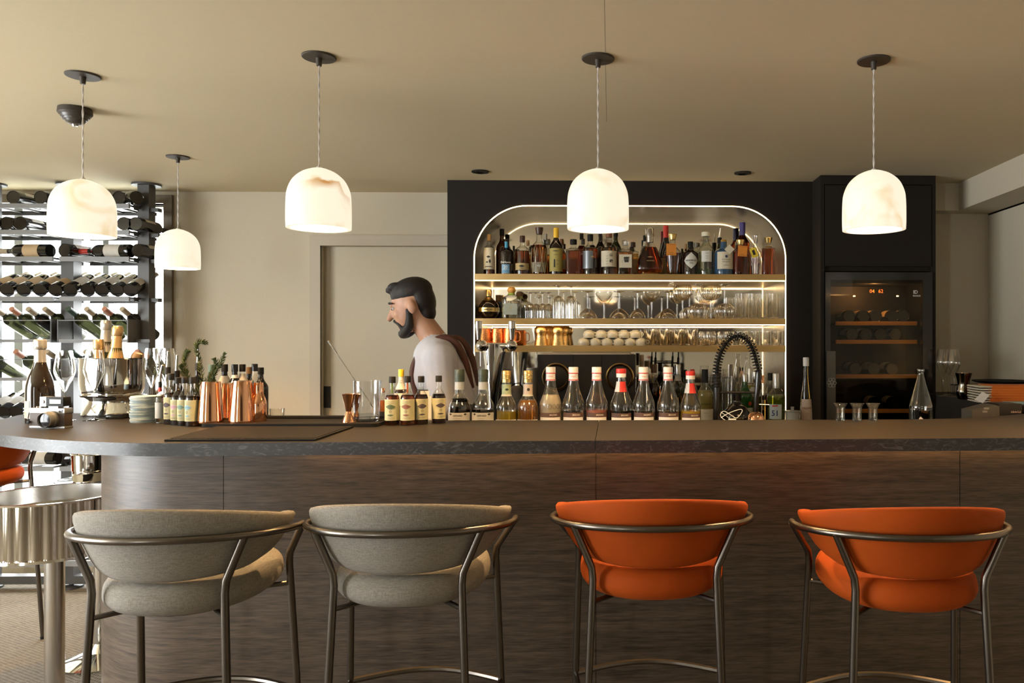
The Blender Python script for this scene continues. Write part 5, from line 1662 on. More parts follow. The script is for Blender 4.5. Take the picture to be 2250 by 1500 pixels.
BW_WINE = [(.08, .40), (.30, .46), (.75, .60), (1, .70), (.94, .80), (.72, 1)]
for i, (u, vt, vb, w, lb) in enumerate(((142, 770, 927, 50, 'angular champagne glass between the big bottle and the ice bucket'), (207, 769, 926, 50, 'angular champagne glass in front of the ice bucket'), (333, 765, 915, 38, 'angular champagne glass behind the stack of coasters'), (366, 765, 912, 46, 'angular wine glass behind the small bottles with pourers'))):
    p = atz(u, vb - 3, ZT)
    stem_glass('champagne_glass', 'glass', lb, 'champagne glasses on the bar', u, vt, w, p.y, ZT, BW_WINE, .036, True, M_CRYS)
p = atz(246, 905, ZT)
p = Vector((at(246, 900, 3.06).x, 3.06, ZT))
t = thing('ice_bucket', 'big polished champagne bucket with a waisted foot holding four bottles', 'bucket', (p.x, p.y, ZT))
q = .5 * 160 * pxw(246, p.y)
top = at(246, 786, p.y).z - ZT
obj('vessel', MB().lathe([(r * q, z * top) for r, z in [(0, 0), (.90, 0), (.94, .02), (.92, .06), (.84, .14), (.74, .22), (.72, .26), (.76, .30), (.92, .38), (.98, .46), (1, .56), (1, .97), (1.02, 1), (.985, 1), (.975, .56), (.94, .44), (.7, .33), (0, .31)]], 56, 1, .68).mesh('vessel', M_CHROME, True, 50), t)
obj('folded_lip', MB().lathe([(r * q, z * top) for r, z in [(.74, .30), (.95, .37), (1.02, .36), (1.0, .335), (.93, .325), (.73, .27)]], 72, 1, .68, wob=lambda a, z: 1 + .05 * math.sin(3 * a + 1)).mesh('folded_lip', M_CHROME, True, 60), t)
M_GFOIL = PM('gold_foil', (.62, .42, .20), .3, .8, bump=.5, nscale=70)
M_SFOIL = PM('silver_neck_foil', (.60, .57, .52), .3, .7, bump=.4, nscale=60)


def bucket_bottle(label, u, v, dy, foil, lean):
    """champagne bottle standing in the bucket"""
    y = p.y + dy
    tp_ = at(u, v, y)
    z0 = ZT + .34 * top
    hg = tp_.z - z0
    r = thing('champagne_bottle', label, 'bottle', (tp_.x - hg * math.sin(lean), y, z0), 0, 'bottles in the ice bucket')
    r.rotation_euler = (0, lean, 0)
    pf = [(0, 0), (.036, 0), (.039, .01), (.039, max(.02, hg - .19)), (.036, hg - .155), (.026, hg - .115), (.0175, hg - .075), (.0150, hg - .005), (0, hg - .004)]
    obj('glass_body', MB().lathe(pf, 22).mesh('glass_body', M_GGLASS), r)
    obj('foil', MB().lathe([(.0285, hg - .124), (.0195, hg - .085), (.0165, hg - .038), (.0165, hg - .038), (.019, hg - .034), (.0195, hg - .010), (.016, hg + .001), (0, hg + .002)], 20).mesh('foil', foil), r)
    return r


bucket_bottle('gold topped champagne bottle standing furthest left in the ice bucket', 216, 746, -.015, M_GFOIL, R(-3))
bucket_bottle('silver necked champagne bottle, tallest in the ice bucket', 233, 704, .045, M_SFOIL, R(1))
bucket_bottle('gold foiled champagne bottle in the middle of the ice bucket', 259, 716, -.02, M_GFOIL, R(4))
bucket_bottle('dark bronze topped bottle low at the right side of the ice bucket', 303, 770, .01, PM('bronze_foil', (.30, .20, .11), .4, .6), R(20))
# coasters
p, rr = on_bar(304, 929, 74)
rr *= .97
cz = at(304, 869, p.y).z
M_COAST = PM('pale_blue_felt', (.44, .52, .54), .95, noise=.12, nscale=120)
N_ = 20
th = (cz - ZT) / N_
co = thing('coaster', 'round pale blue felt coaster in the tall stack on the bar', 'coaster', (p.x, p.y, ZT), 0, 'stack of pale blue coasters', me=MB().lathe([(0, 0), (rr, 0), (rr * 1.004, th * .5), (rr, th * .86), (0, th * .86)], 32).mesh('coaster', M_COAST))
NUM = 'first second third fourth fifth sixth seventh eighth ninth tenth eleventh twelfth thirteenth fourteenth fifteenth sixteenth seventeenth eighteenth nineteenth topmost'.split()
co['label'] = 'pale blue felt coaster at the bottom of the stack on the bar'
for i in range(1, N_):
    dup(co, label='pale blue felt coaster in the stack on the bar, %s from the bottom' % NUM[i] if i < N_ - 1 else 'topmost pale blue felt coaster of the stack on the bar', loc=(p.x + random.uniform(-.0025, .0025), p.y + random.uniform(-.0025, .0025), ZT + i * th))
p = atz(250, 921, ZT)
t = thing('card_holder', 'small flat black box behind the stack of coasters', 'box', (p.x, p.y + .03, ZT))
obj('case', MB().box((-.030, -.03, 0), (.030, .03, .014)).mesh('case', M_BLACKG, True, bevel=.003), t)
obj('lid', MB().box((-.029, -.029, .0142), (.029, .029, .018)).mesh('lid', M_BLACK, True, bevel=.001), t)


def spout(r, lean=.01):
    h = r['h']
    obj('pour_spout', MB().tube([(0, 0, h - .002), (0, 0, h + .018), (lean, -.004, h + .058)], [.0055, .0046, .0036], 8).mesh('pour_spout', M_STEEL), r)


GP = 'bottles with pourers behind the bitters'
M_NECKRED = PM('red_neck_label', (.55, .05, .03), .5)
r = BB('spirit_bottle', 'small clear bottle with a red neck label and a pour spout beside the coasters', 347, 838, 930, 22, 'std', M_BGLASS, L_CLEAR, .5, M_BLACK, [('neck_label', .76, .86, 3.1, M_NECKRED), ('label', .12, .5, 1.3, M_PALEL)], group=GP)
spout(r)
for u, vt, vb, kd, lb in ((361, 806, 924, M_SYG, 'clear bottle with a black pourer collar, left one behind the bitters'), (381, 814, 922, M_COLA, 'dark bottle with a black pourer collar, right one behind the bitters'), (428, 797, 918, M_COLA, 'dark bottle with a steel pourer standing among the rosemary')):
    r = BB('spirit_bottle', lb, u, vt, vb, 34, 'std', kd, L_DAMB if kd is M_SYG else None, .5, M_BLACK, [], group=GP)
    spout(r, .004)
# bottles behind the copper tins
GT = 'dark capped bottles behind the copper tins'
for u, vt, vb, w, kd, cap, lb, lab in ((457, 801, 917, 36, M_GGLASS, PM('teal_capsule', (.10, .18, .19), .4), 'green bottle with a grey teal capsule behind the rosemary', []),
                                       (486, 800, 916, 38, M_DGLASS, M_BLACK, 'dark bottle with a black cap and pale shoulder label behind the left tin', [('label', .30, .78, 2.0, M_GREYL)]),
                                       (509, 800, 917, 36, M_DGLASS, M_BLACKG, 'dark bottle with a glossy black cap and white neck between the tins, left of two', [('neck_label', .74, .80, 3.1, M_WHITE)]),
                                       (526, 800, 916, 36, M_BGLASS, M_BLACK, 'bottle with a black cap and pale grey neck band behind the right tin', [('neck_label', .64, .82, 3.1, M_GREYL)]),
                                       (541, 806, 913, 34, M_DGLASS, PM('wood_stopper', (.22, .12, .05), .6), 'dark bottle with a raised wooden stopper behind the right tin', []),
                                       (553, 799, 917, 36, M_SYG, M_BLACKG, 'clear bottle with a black cap rising behind the right copper tin', []),
                                       (567, 807, 915, 34, M_DGLASS, M_BLACK, 'dark wine bottle furthest right behind the copper tins', [])):
    r = BB('spirit_bottle', lb, u, vt, vb, w, 'std', kd, L_DAMB if kd in (M_SYG, M_BGLASS) else None, .6, cap, lab, group=GT)
# rosemary in a small glass
p = atz(437, 920, ZT)
M_LEAFG = PM('rosemary_green', (.085, .115, .035), .7, noise=.3, nscale=60)
M_TWIG = PM('rosemary_stem', (.16, .13, .07), .8)
t = thing('rosemary_glass', 'glass holding tall fresh rosemary sprigs behind the left copper tin', 'herb glass', (p.x, p.y, ZT))
obj('tumbler', MB().lathe([(0, .004), (.030, .004), (.032, .01), (.036, .10)], 24).mesh('tumbler', M_GLASS), t)


def sprig(uvs):
    P = [at(u, v, p.y) - Vector((p.x, p.y, ZT)) for u, v in uvs]
    path = [Vector(q_) for q_ in spl([tuple(q_) for q_ in P], 8)]
    mb = MB().tube(path, .0014, 5)
    o = obj('sprig', mb.mesh('sprig', M_TWIG), t)
    lf = MB()
    n_ = len(path)
    for i in range(3, n_):
        d = (path[i] - path[i - 1]).normalized()
        for j in range(9):
            a = random.uniform(0, 6.28)
            side = d.orthogonal().normalized()
            side = Quaternion(d, a) @ side
            b_ = path[i - 1].lerp(path[i], random.random())
            Ln = random.uniform(.016, .024) * (1 if i < n_ - 4 else .6)
            tip = b_ + (d * .72 + side * .62).normalized() * Ln
            wv = d.cross(side) * .0019
            mid = b_.lerp(tip, .5)
            lf.add([b_, mid + wv + side * .0006, tip, mid - wv + side * .0006, mid - side * .0004], [(0, 1, 4), (1, 2, 4), (2, 3, 4), (3, 0, 4), (0, 3, 2, 1)])
    lo_ = obj('needles', lf.mesh('needles', M_LEAFG, False), o)
    lo_['kind'] = 'stuff'


sprig([(440, 905), (437, 860), (416, 830), (405, 800), (408, 780), (413, 772)])
sprig([(441, 905), (445, 850), (440, 800), (432, 765), (437, 753), (452, 753)])
sprig([(442, 905), (455, 855), (470, 825), (484, 800), (494, 777)])
sprig([(443, 905), (450, 850), (465, 820), (474, 800), (472, 790)])
sprig([(438, 905), (430, 860), (412, 835), (401, 815), (398, 803)])

# rubber mats
t = thing('bar_mat', 'flat black rubber drip mat with a fine ribbed centre on the bar front', 'bar mat')
m, n, L, b = nt('ribbed_rubber')
b.inputs['Base Color'].default_value = (.013, .011, .010, 1)
b.inputs['Roughness'].default_value = .7
b.inputs['Specular IOR Level'].default_value = .12
tc = n.new('ShaderNodeTexCoord')
wv_ = n.new('ShaderNodeTexWave')
wv_.inputs['Scale'].default_value = 62
wv2 = n.new('ShaderNodeTexWave')
wv2.bands_direction = 'Y'
wv2.inputs['Scale'].default_value = 40
ad = n.new('ShaderNodeMath')
ad.operation = 'MULTIPLY'
bp = n.new('ShaderNodeBump')
bp.inputs['Strength'].default_value = 1.
bp.inputs['Distance'].default_value = .004
L.new(tc.outputs['Object'], wv_.inputs[0])
L.new(tc.outputs['Object'], wv2.inputs[0])
L.new(wv_.outputs['Fac'], ad.inputs[0])
L.new(wv2.outputs['Fac'], ad.inputs[1])
L.new(ad.outputs[0], bp.inputs['Height'])
L.new(bp.outputs[0], b.inputs['Normal'])
M_RIBR = m
c0, c1, c2, c3 = [atz(u, v, ZT) for u, v in ((361, 970), (693, 969), (776, 940), (476, 940))]
obj('rubber_edge', MB().prism([(q_.x, q_.y) for q_ in (c0, c1, c2, c3)], ZT, ZT + .006).mesh('rubber_edge', M_RUBBER, False), t)
ctr = (c0 + c1 + c2 + c3) / 4
obj('ribbed_field', MB().prism([((q_.x - ctr.x) * .965 + ctr.x, (q_.y - ctr.y) * .90 + ctr.y) for q_ in (c0, c1, c2, c3)], ZT + .006, ZT + .0075).mesh('ribbed_field', M_RIBR, False), t)
t = thing('bar_tray', 'long black rubber service tray with raised edges under tins and mixing glass', 'tray')
d0, d1 = atz(433, 940, ZT), atz(832, 937, ZT)
x0, x1, y0 = d0.x, d1.x, (d0.y + d1.y) / 2
y1 = y0 + .20
rp = []
for (cx_, cyy, a0) in ((x0 + .02, y0 + .02, 180), (x1 - .02, y0 + .02, 270), (x1 - .02, y1 - .02, 0), (x0 + .02, y1 - .02, 90)):
    for i in range(5):
        a = R(a0 + 22.5 * i)
        rp.append((cx_ + .02 * math.cos(a), cyy + .02 * math.sin(a)))
obj('tray_base', MB().prism(rp, ZT, ZT + .012).mesh('tray_base', M_RUBBER, True, 30), t)
obj('rear_ledge', MB().box((x0 + .02, y1 - .03, ZT + .012), (x1 - .02, y1 - .006, ZT + .022)).mesh('rear_ledge', M_RUBBER, False, bevel=.003), t)
ZTR = ZT + .0125
# copper tins on the tray


def tin(label, u, vt, vb, wt, wb_, dy=0., name='shaker_tin'):
    q_ = atz(u, vb, ZTR)
    y = max(q_.y + .045, y0 + .05) + dy
    px = pxw(u, y)
    hh = at(u, vt, y).z - ZTR
    x = at(u, 880, y).x
    t = thing(name, label, 'shaker', (x, y, ZTR), 0, 'copper bar tools on the tray')
    rb, rt = .5 * wb_ * px, .5 * wt * px
    obj('cup', MB().lathe([(rb - .002, 0), (rb, 0), (rb * 1.01, .004), (rb, .008), (rb * .985, .02), (rt, hh - .006), (rt * .97, hh), (0, hh)], 40).mesh('cup', M_COPPER, True, 50), t)
    return t


tin('tall copper shaker tin upside down on the tray, left of the two in front', 463, 838, 930, 46, 60)
tin('tall copper shaker tin upside down on the tray, right of the two in front', 532, 836, 930, 44, 60)
tin('copper shaker tin standing between and behind the two front tins', 498, 841, 927, 38, 50, .07)
q_ = at(568, 900, y0 + .08)
px = pxw(568, q_.y)
hh = at(568, 840, q_.y).z - ZTR
t = thing('cobbler_shaker', 'rounded copper shaker with a narrow top at the right of the tins', 'shaker', (q_.x, q_.y, ZTR), 0, 'copper bar tools on the tray')
obj('cup', MB().lathe([(0, 0), (18.5 * px, 0), (19 * px, .006), (19 * px, hh * .42), (18 * px, hh * .52), (13 * px, hh * .66), (11 * px, hh * .72)], 36).mesh('cup', M_COPPER, True, 50), t)
obj('cap', MB().lathe([(11.2 * px, hh * .72), (11.2 * px, hh * .95), (10 * px, hh), (0, hh)], 30).mesh('cap', M_COPPER, True, 50), t)


def jigger(label, u, vt, vb, w, dy):
    y = y0 + .05 + dy
    px = pxw(u, y)
    hh = at(u, vt, y).z - ZTR
    x = at(u, 900, y).x
    t = thing('jigger', label, 'jigger', (x, y, ZTR), 0, 'copper bar tools on the tray')
    rb = .5 * w * px
    obj('lower_cup', MB().lathe([(rb * .93, .001), (rb, 0), (rb, .003), (rb * .40, hh * .36)], 30).mesh('lower_cup', M_COPPER), t)
    obj('upper_cup', MB().lathe([(rb * .40, hh * .38), (rb, hh * .985), (rb * 1.03, hh), (rb * .97, hh), (rb * .38, hh * .42), (0, hh * .41)], 30).mesh('upper_cup', M_COPPER), t)
    obj('collar', MB().lathe([(rb * .40, hh * .36), (rb * .48, hh * .365), (rb * .48, hh * .378), (rb * .40, hh * .385)], 24).mesh('collar', M_COPPER), t)


jigger('tall copper double jigger on the tray in front of the mixing glass', 766, 865, 928, 30, -.01)
jigger('second copper jigger tucked behind the front one', 781, 866, 925, 27, .055)
# mixing glass and spoon
y = y0 + .085
px = pxw(806, y)
q_ = at(806, 900, y)
hh = at(806, 836, y).z - ZTR
t = thing('mixing_glass', 'clear fluted mixing glass with a small spout on the tray', 'mixing glass', (q_.x, q_.y, ZTR))
rr = 30 * px
obj('wall', MB().lathe([(0, .010), (rr * .90, .010), (rr * .94, .004), (rr * .96, .02), (rr, hh * .5), (rr, hh * .98), (rr * 1.02, hh), (rr * .97, hh), (rr * .95, hh * .5), (rr * .90, .024), (0, .022)], 40, wob=lambda a, z: 1 + (.012 if .015 < z < hh * .6 else 0) * math.cos(a * 16) + (.16 * max(0, math.cos(a)) ** 30 if z > hh * .9 else 0)).mesh('wall', thin_glass('mixing_glass_wall', (.97, .97, .97), (.55, .55, .55), .06, .8), True, 60), t)
obj('thick_base', MB().lathe([(0, 0), (rr * .9, 0), (rr * .94, .006), (rr * .92, .018), (0, .018)], 32).mesh('thick_base', PM('solid_glass', (.92, .92, .90), .0, Transmission_Weight=1., IOR=1.3)), t)
a_, b_ = at(721, 748, y - .02), at(816, 888, y + .01)
t = thing('bar_spoon', 'long twisted steel bar spoon leaning in the mixing glass', 'spoon', a_)
d = b_ - a_
m1 = d * .2
obj('weighted_end', MB().tube([d * 0, d * .03, m1], [.0030, .0034, .0030], 8).mesh('weighted_end', M_STEEL), t)
obj('shaft', MB().tube([m1, d * .6, d * .97], .0016, 6).mesh('shaft', M_STEEL), t)
obj('bowl', MB().lathe([(0, 0), (.006, .003), (.009, .012), (.007, .022), (0, .028)], 14, 1, .35, mat=Matrix.Translation(d * .95) @ d.to_track_quat('Z', 'Y').to_matrix().to_4x4()).mesh('bowl', M_STEEL), t)
# plastic cup behind the tray
p = atz(609, 921, ZT)
tumbler('water_glass', 'small clear glass standing behind the long tray', None, 609, 897, 34, p.y, ZT, M_GLASS)
# shot glasses and carafe at the right, standing on the ledge
for i, u in enumerate((1846, 1883, 1918)):
    t = thing('shot_glass', 'small flared shot glass on the bar at the right, %s of three' % ['left', 'middle', 'right'][i], 'glass', (at(u, 900, 2.80).x, 2.80, ZT), 0, 'shot glasses on the bar')
    px = pxw(u, 2.80)
    hh = at(u, 886, 2.80).z - ZT
    obj('wall', MB().lathe([(0, 0), (10 * px, 0), (10.5 * px, .004), (10.5 * px, hh * .75), (12 * px, hh * .88), (16.5 * px, hh), (15.8 * px, hh), (10 * px, hh * .72), (9.5 * px, .008), (0, .008)], 26).mesh('wall', M_GLASS, True, 60), t)
    obj('thick_base', MB().lathe([(0, .001), (9.3 * px, .001), (9.3 * px, .007), (0, .007)], 20).mesh('thick_base', PM('solid_glass', (.92, .92, .90), .0, Transmission_Weight=1., IOR=1.3)), t)
r = bottle('carafe', 'conical clear water carafe, part full, in front of the wine fridge', 2023, 811, 53, 3.05, 1.05, 'flask', M_GLASS, L_CLEAR, .30, None, no_cap=True, cat='carafe')
obj('label', MB().prism([(-.035, .02), (.01, .02), (-.02, .045)], -.0005, .0005, mat=Matrix.Translation((0, -r['r'] - .002, 0)) @ Matrix.Rotation(R(90), 4, 'X')).mesh('label', PM('pale_pink_label', (.62, .55, .50), .6), False), r)
# ------------------------------------------------------------------ on the back counter
YT = 4.02
t = thing('beer_tower', 'chrome draught beer tower with two taps in front of the shelves', 'beer tap', (at(1082, 800, YT).x, YT, ZK))
o_ = Vector((t.location.x, YT, ZK))
V, Fc = [], []
SEC = [(756, 1061, 1111), (762, 1059, 1113), (785, 1062, 1108), (815, 1065, 1103), (850, 1068, 1098), (890, 1072, 1094), (930, 1073, 1093)]
for v, ua, ub in SEC:
    a, b_ = at(ua, v, YT) - o_, at(ub, v, YT) - o_
    cx_, hw = (a.x + b_.x) / 2, (b_.x - a.x) / 2
    zz = max(a.z, 0)
    for k in range(24):
        th_ = 2 * math.pi * k / 24
        V.append((cx_ + hw * math.cos(th_), .034 * math.sin(th_), zz))
for i in range(len(SEC) - 1):
    for k in range(24):
        j = (k + 1) % 24
        Fc.append((i * 24 + k, i * 24 + j, (i + 1) * 24 + j, (i + 1) * 24 + k))
Fc += [tuple(range(24)), tuple(range((len(SEC) - 1) * 24, len(SEC) * 24))]
obj('column', MB().add(V, Fc).mesh('column', M_CHROME), t)
for (ub, vb_), (uh, vt_, vl_), (un, v0_, v1_) in (((1058, 760), (1052, 706, 746), (1056.5, 772, 804)), ((1124, 760), (1125, 706, 746), (1127, 772, 804))):
    c_ = at(ub, vb_, YT - .03) - o_
    tp_ = obj('tap', MB().lathe([(.0, -.028), (.018, -.024), (.029, -.008), (.030, .006), (.024, .022), (.012, .030), (0, .030)], 24, mat=Matrix.Translation(c_)).tube([c_, Vector((0, 0, c_.z + .002))], .016, 14).mesh('tap', M_CHROME), t)
    h0, h1 = at(uh, vl_, YT - .035) - o_, at(uh, vt_, YT - .035) - o_
    obj('tap_handle', MB().tube([h0, h0.lerp(h1, .3), h0.lerp(h1, .6), h0.lerp(h1, .62), h1, h1 + Vector((0, 0, .003))], [.011, .014, .018, .020, .020, .016], 18).mesh('tap_handle', M_STEEL), tp_)
    obj('nozzle', MB().tube([at(un, v0_, YT - .045) - o_, at(un, v1_, YT - .045) - o_], .0045, 10).mesh('nozzle', M_STEEL), tp_)

YE = 3.98
a, b_ = at(1181, 779, YE), at(1397, 900, YE)
t = thing('espresso_machine', 'black espresso machine with two round gold ringed dials behind the syrup bottles', 'coffee machine', ((a.x + b_.x) / 2, YE, ZK))
W_, H_ = (b_.x - a.x) / 2, a.z - ZK
M_COFM = PM('black_machine_panel', (.012, .0095, .007), .45, noise=.05, nscale=200)
M_RING = PM('dark_gold_ring', (.40, .28, .13), .25, 1)
obj('housing', MB().box((-W_, .012, .01), (W_, .36, H_)).mesh('housing', M_BLACK, True, bevel=.003), t)
xs_ = [-W_, at(1260, 800, YE).x - t.location.x, at(1322, 800, YE).x - t.location.x, W_]
for xa, xb in zip(xs_, xs_[1:]):
    obj('front_panel', MB().box((xa + .0012, 0, .012), (xb - .0012, .012, H_)).mesh('front_panel', M_COFM, False), t)
obj('cup_tray', MB().box((-W_ * .96, .02, H_), (W_ * .9, .34, H_ + .004)).box((-W_ * .96, .016, H_ + .008), (W_ * .9, .022, H_ + .012)).mesh('cup_tray', M_STEEL, False), t)
for u in (1222, 1362):
    c_ = at(u, 828, YE) - Vector((t.location.x, 0, ZK))
    Mx = Matrix.Translation((c_.x, -.001, c_.z)) @ Matrix.Rotation(R(90), 4, 'X')
    dl = obj('dial', MB().lathe([(0, .001), (.061, .001), (.061, .008), (.055, .012), (0, .010)], 40, mat=Mx).mesh('dial', M_COFM), t)
    obj('dial_ring', MB().lathe([(.061, .004), (.070, .004), (.073, .012), (.068, .014), (.061, .006)], 44, mat=Mx).lathe([(.0565, .010), (.0585, .0135), (.0605, .010)], 44, mat=Mx).mesh('dial_ring', M_RING), dl)
# small things left of the machine
c_ = at(1135, 866, 4.1)
t = thing('kettle', 'round grey stoneware pot with a small handle left of the espresso machine', 'pot', (c_.x, 4.1, ZK))
k_ = c_.z - ZK
obj('pot', MB().lathe([(0, 0), (.03, 0), (.042, .02), (.044, k_), (.036, k_ + .03), (.02, k_ + .045), (0, k_ + .047)], 26).mesh('pot', PM('stoneware', (.16, .13, .10), .6)), t)
obj('handle', MB().tube([(-.03, 0, k_ + .03), (-.018, 0, k_ + .055), (.018, 0, k_ + .06), (.036, 0, k_ + .03)], .003, 8).mesh('handle', M_BLACK), t)
c_ = at(1169, 800, 4.2)
t = thing('milk_jug', 'pale rounded jug beside the left side of the espresso machine', 'jug', (c_.x, 4.2, ZK))
k_ = at(1169, 808, 4.2).z - ZK
obj('jug_body', MB().lathe([(0, 0), (.035, 0), (.038, .02), (.036, k_ * .9), (.028, k_), (.02, k_ - .004), (0, k_ - .01)], 24).mesh('jug_body', PM('pale_porcelain', (.48, .46, .42), .3)), t)
obj('handle', MB().tube([(-.03, 0, k_ * .9), (-.05, 0, k_ * .86), (-.054, 0, k_ * .7), (-.036, 0, k_ * .6)], .004, 8).mesh('handle', PM('pale_porcelain', (.48, .46, .42), .3)), t)

# rack hanging below the lowest shelf
t = thing('hanging_rack', 'black wire utensil rack hanging under the lowest shelf', 'rack', (at(1466, 790, 4.42).x, 4.42, ZSB[2]))
o_ = Vector(t.location)
for u in (1441, 1491):
    a, b_ = at(u, 774, 4.42) - o_, at(u - 2, 815, 4.42) - o_
    obj('hanger', MB().tube([Vector((a.x, 0, 0)), a.lerp(b_, .25), a.lerp(b_, .3), a.lerp(b_, .95), b_], [.004, .004, .007, .008, .006], 10).mesh('hanger', M_BLACK), t)
obj('crossbar', MB().tube([at(1441, 797, 4.42) - o_, at(1491, 797, 4.42) - o_], .0035, 8).mesh('crossbar', M_BLACK), t)

GBK = 'bottles on the back counter'


def KB(label, u, vt, w, Y, style, glass, liq, fill, cap, lab=(), **k):
    return bottle(k.pop('name', 'spirit_bottle'), label, u, vt, w, Y, ZK, style, glass, liq, fill, cap, 'cap', lab, group=GBK, **k)


KB('slim clear bottle with a printed neck right beside the espresso machine', 1410, 779, 24, 4.3, 'std', M_BGLASS, L_CLEAR, .6, PM('pale_brown_cap', (.40, .28, .20), .5), [('neck_label', .8, .86, 3.1, M_KRAFT)])
KB('dark amber bottle with a wooden stopper between two white capped syrup bottles', 1437, 800, 30, 4.2, 'std', M_BGLASS, L_DAMB, .7, PM('walnut_cap', (.14, .07, .03), .5), [], capr=.45)
KB('brown glass bottle with a square cork behind the gap in the syrup row', 1464, 803, 30, 4.35, 'squat', M_BROWNG, None, .5, M_CORK, [])
r = KB('stocky amber bottle with a pale neck label left of the short syrup bottle', 1489, 800, 36, 4.15, 'squat', M_BGLASS, L_GOLD, .5, M_STEEL, [('neck_label', .74, .83, 3.1, M_GREYL)])
KB('olive bottle between the last white capped syrup bottle and the red capped one', 1503, 812, 34, 4.3, 'std', M_GGLASS, None, .5, M_BLACK, [('label', .2, .5, 1.2, M_GREYL)])
KB('dark bottle with a red cap top showing behind the short red capped syrup bottle', 1521, 811, 26, 4.2, 'std', M_DGLASS, None, .5, M_RED, [])
r = KB('pale yellow spirit bottle with a black capsule left of the black tap', 1549, 811, 36, 3.98, 'std', M_BGLASS, liquid('pale_yellow', (.72, .58, .17), .6), .66, M_BLACK, [('label', .12, .36, 1.1, M_CREAM)], capz=.78)
print_on(r, 'label_print', M_INK, [('t', 'CANTADOR', .012, 0, r['h'] * .44), ('p', lens_pts(.02, .0006), 0, r['h'] * .30)])
r = KB('big round black bourbon bottle with gold lettering seen inside the tap arch', 1619, 860, 64, 4.0, 'globe', M_COLA, None, .5, M_BLACK, [], n=2.6)
print_on(r, 'label_print', M_GINK, [('t', 'WOODFORD RESERVE', .010, 0, r['h'] * .34, True), ('t', 'DISTILLERY', .006, 0, r['h'] * .42)], rr=r['r'] * 1.0)
KB('conical clear glass carafe behind the tap arch', 1643, 780, 40, 4.45, 'flask', M_GLASS, None, .2, None, [], no_cap=True, name='carafe', cat='carafe')
r = KB('green bottle with a red mark and white label behind the tap arch', 1637, 822, 34, 4.12, 'std', PM('green_bottle_glass', (.035, .14, .03), .07, Transmission_Weight=.4), None, .5, M_STEEL, [('label', .06, .38, .9, M_WHITE, .3)])
print_on(r, 'red_mark', M_RED, [('p', circ(.012, 5), .022, r['h'] * .46)])
KB('yellow green bottle with a foil neck just inside the right arm of the tap', 1648, 808, 34, 4.28, 'std', M_BGLASS, liquid('chartreuse', (.45, .48, .05), .6), .7, M_SFOIL, [], capz=.74)
KB('clear bottle with a grey label behind the spray head of the tap', 1659, 816, 32, 4.2, 'std', M_BGLASS, L_CLEAR, .6, M_STEEL, [('label', .55, .72, 1.4, M_PALEL)])
KB('dark brown bottle with a copper label behind the spray head', 1674, 824, 28, 4.3, 'squat', M_BGLASS, L_DAMB, .6, M_COPPER, [('label', .3, .5, 1.2, M_KRAFT)])
r = KB('green bottle with a blue and white label reading 51 in the niche', 1706, 820, 40, 4.02, 'std', M_BGLASS, liquid('green', (.24, .30, .02), .6), .62, M_SFOIL, [('label', .20, .46, .72, PM('pastis_label', (.60, .66, .68), .5), -.35)], capz=.74)
V_, F_ = text_geo('51', .040, True)
mb = MB()
wrap_geo(mb, V_, F_, r['r'] + .0016, r['h'] * .30, -.35)
obj('numeral', mb.mesh('numeral', PM('blue_ink_dark', (.02, .05, .18), .5), False), r)
mb = MB()
wrap_poly(mb, r['r'] + .0016, [(-.016, .006), (.016, .010), (.012, .018), (0, .014), (-.014, .016)], r['h'] * .395, -.35)
obj('red_crest', mb.mesh('red_crest', M_RED, False), r)
KB('slim dark capped bottle just left of the green bottle reading 51', 1692, 819, 28, 4.16, 'std', M_BGLASS, L_GOLD, .5, M_BLACK, [])
for i, (u, v, w, Y) in enumerate(((1578, 811, 24, 4.3), (1596, 826, 27, 4.2), (1604, 832, 22, 4.1))):
    tumbler('water_glass', 'clear glass among the bottles inside the tap arch, %s from left' % ORD[i], 'glasses on the back counter', u, v, w, Y, ZK, M_GLASS)
r = bottle('liqueur_bottle', 'tall tapering yellow herb liqueur bottle with a pale label by the dark niche wall', 1771, 785, 28, 4.05, ZK, 'tall', M_BGLASS, liquid('straw', (.35, .26, .06)), .9, M_WHITE, 'cap', [('label', .10, .42, 1.2, PM('blush_label', (.66, .52, .42), .6))], capz=.88)
print_on(r, 'label_print', PM('maroon_ink', (.25, .06, .04), .6), [('t', 'GALLIANO', .013, 0, r['h'] * .30, True), ('p', lens_pts(.014, .0006), 0, r['h'] * .22)])
c_ = at(1741, 902, 3.98)
t = thing('plastic_tub', 'small pale plastic tub with a lid beside the tall liqueur bottle', 'tub', (c_.x, 3.98, ZK))
k_ = c_.z - ZK
obj('tub_body', MB().lathe([(0, 0), (.033, 0), (.037, k_ - .008), (0, k_ - .008)], 26).mesh('tub_body', PM('cloudy_plastic', (.55, .52, .46), .4)), t)
obj('lid', MB().lathe([(0, k_ - .008), (.039, k_ - .008), (.039, k_), (.03, k_ + .001), (0, k_)], 26).lathe([(0, k_), (.008, k_), (.009, k_ + .02), (0, k_ + .02)], 12).mesh('lid', PM('grey_lid', (.38, .36, .32), .4)), t)

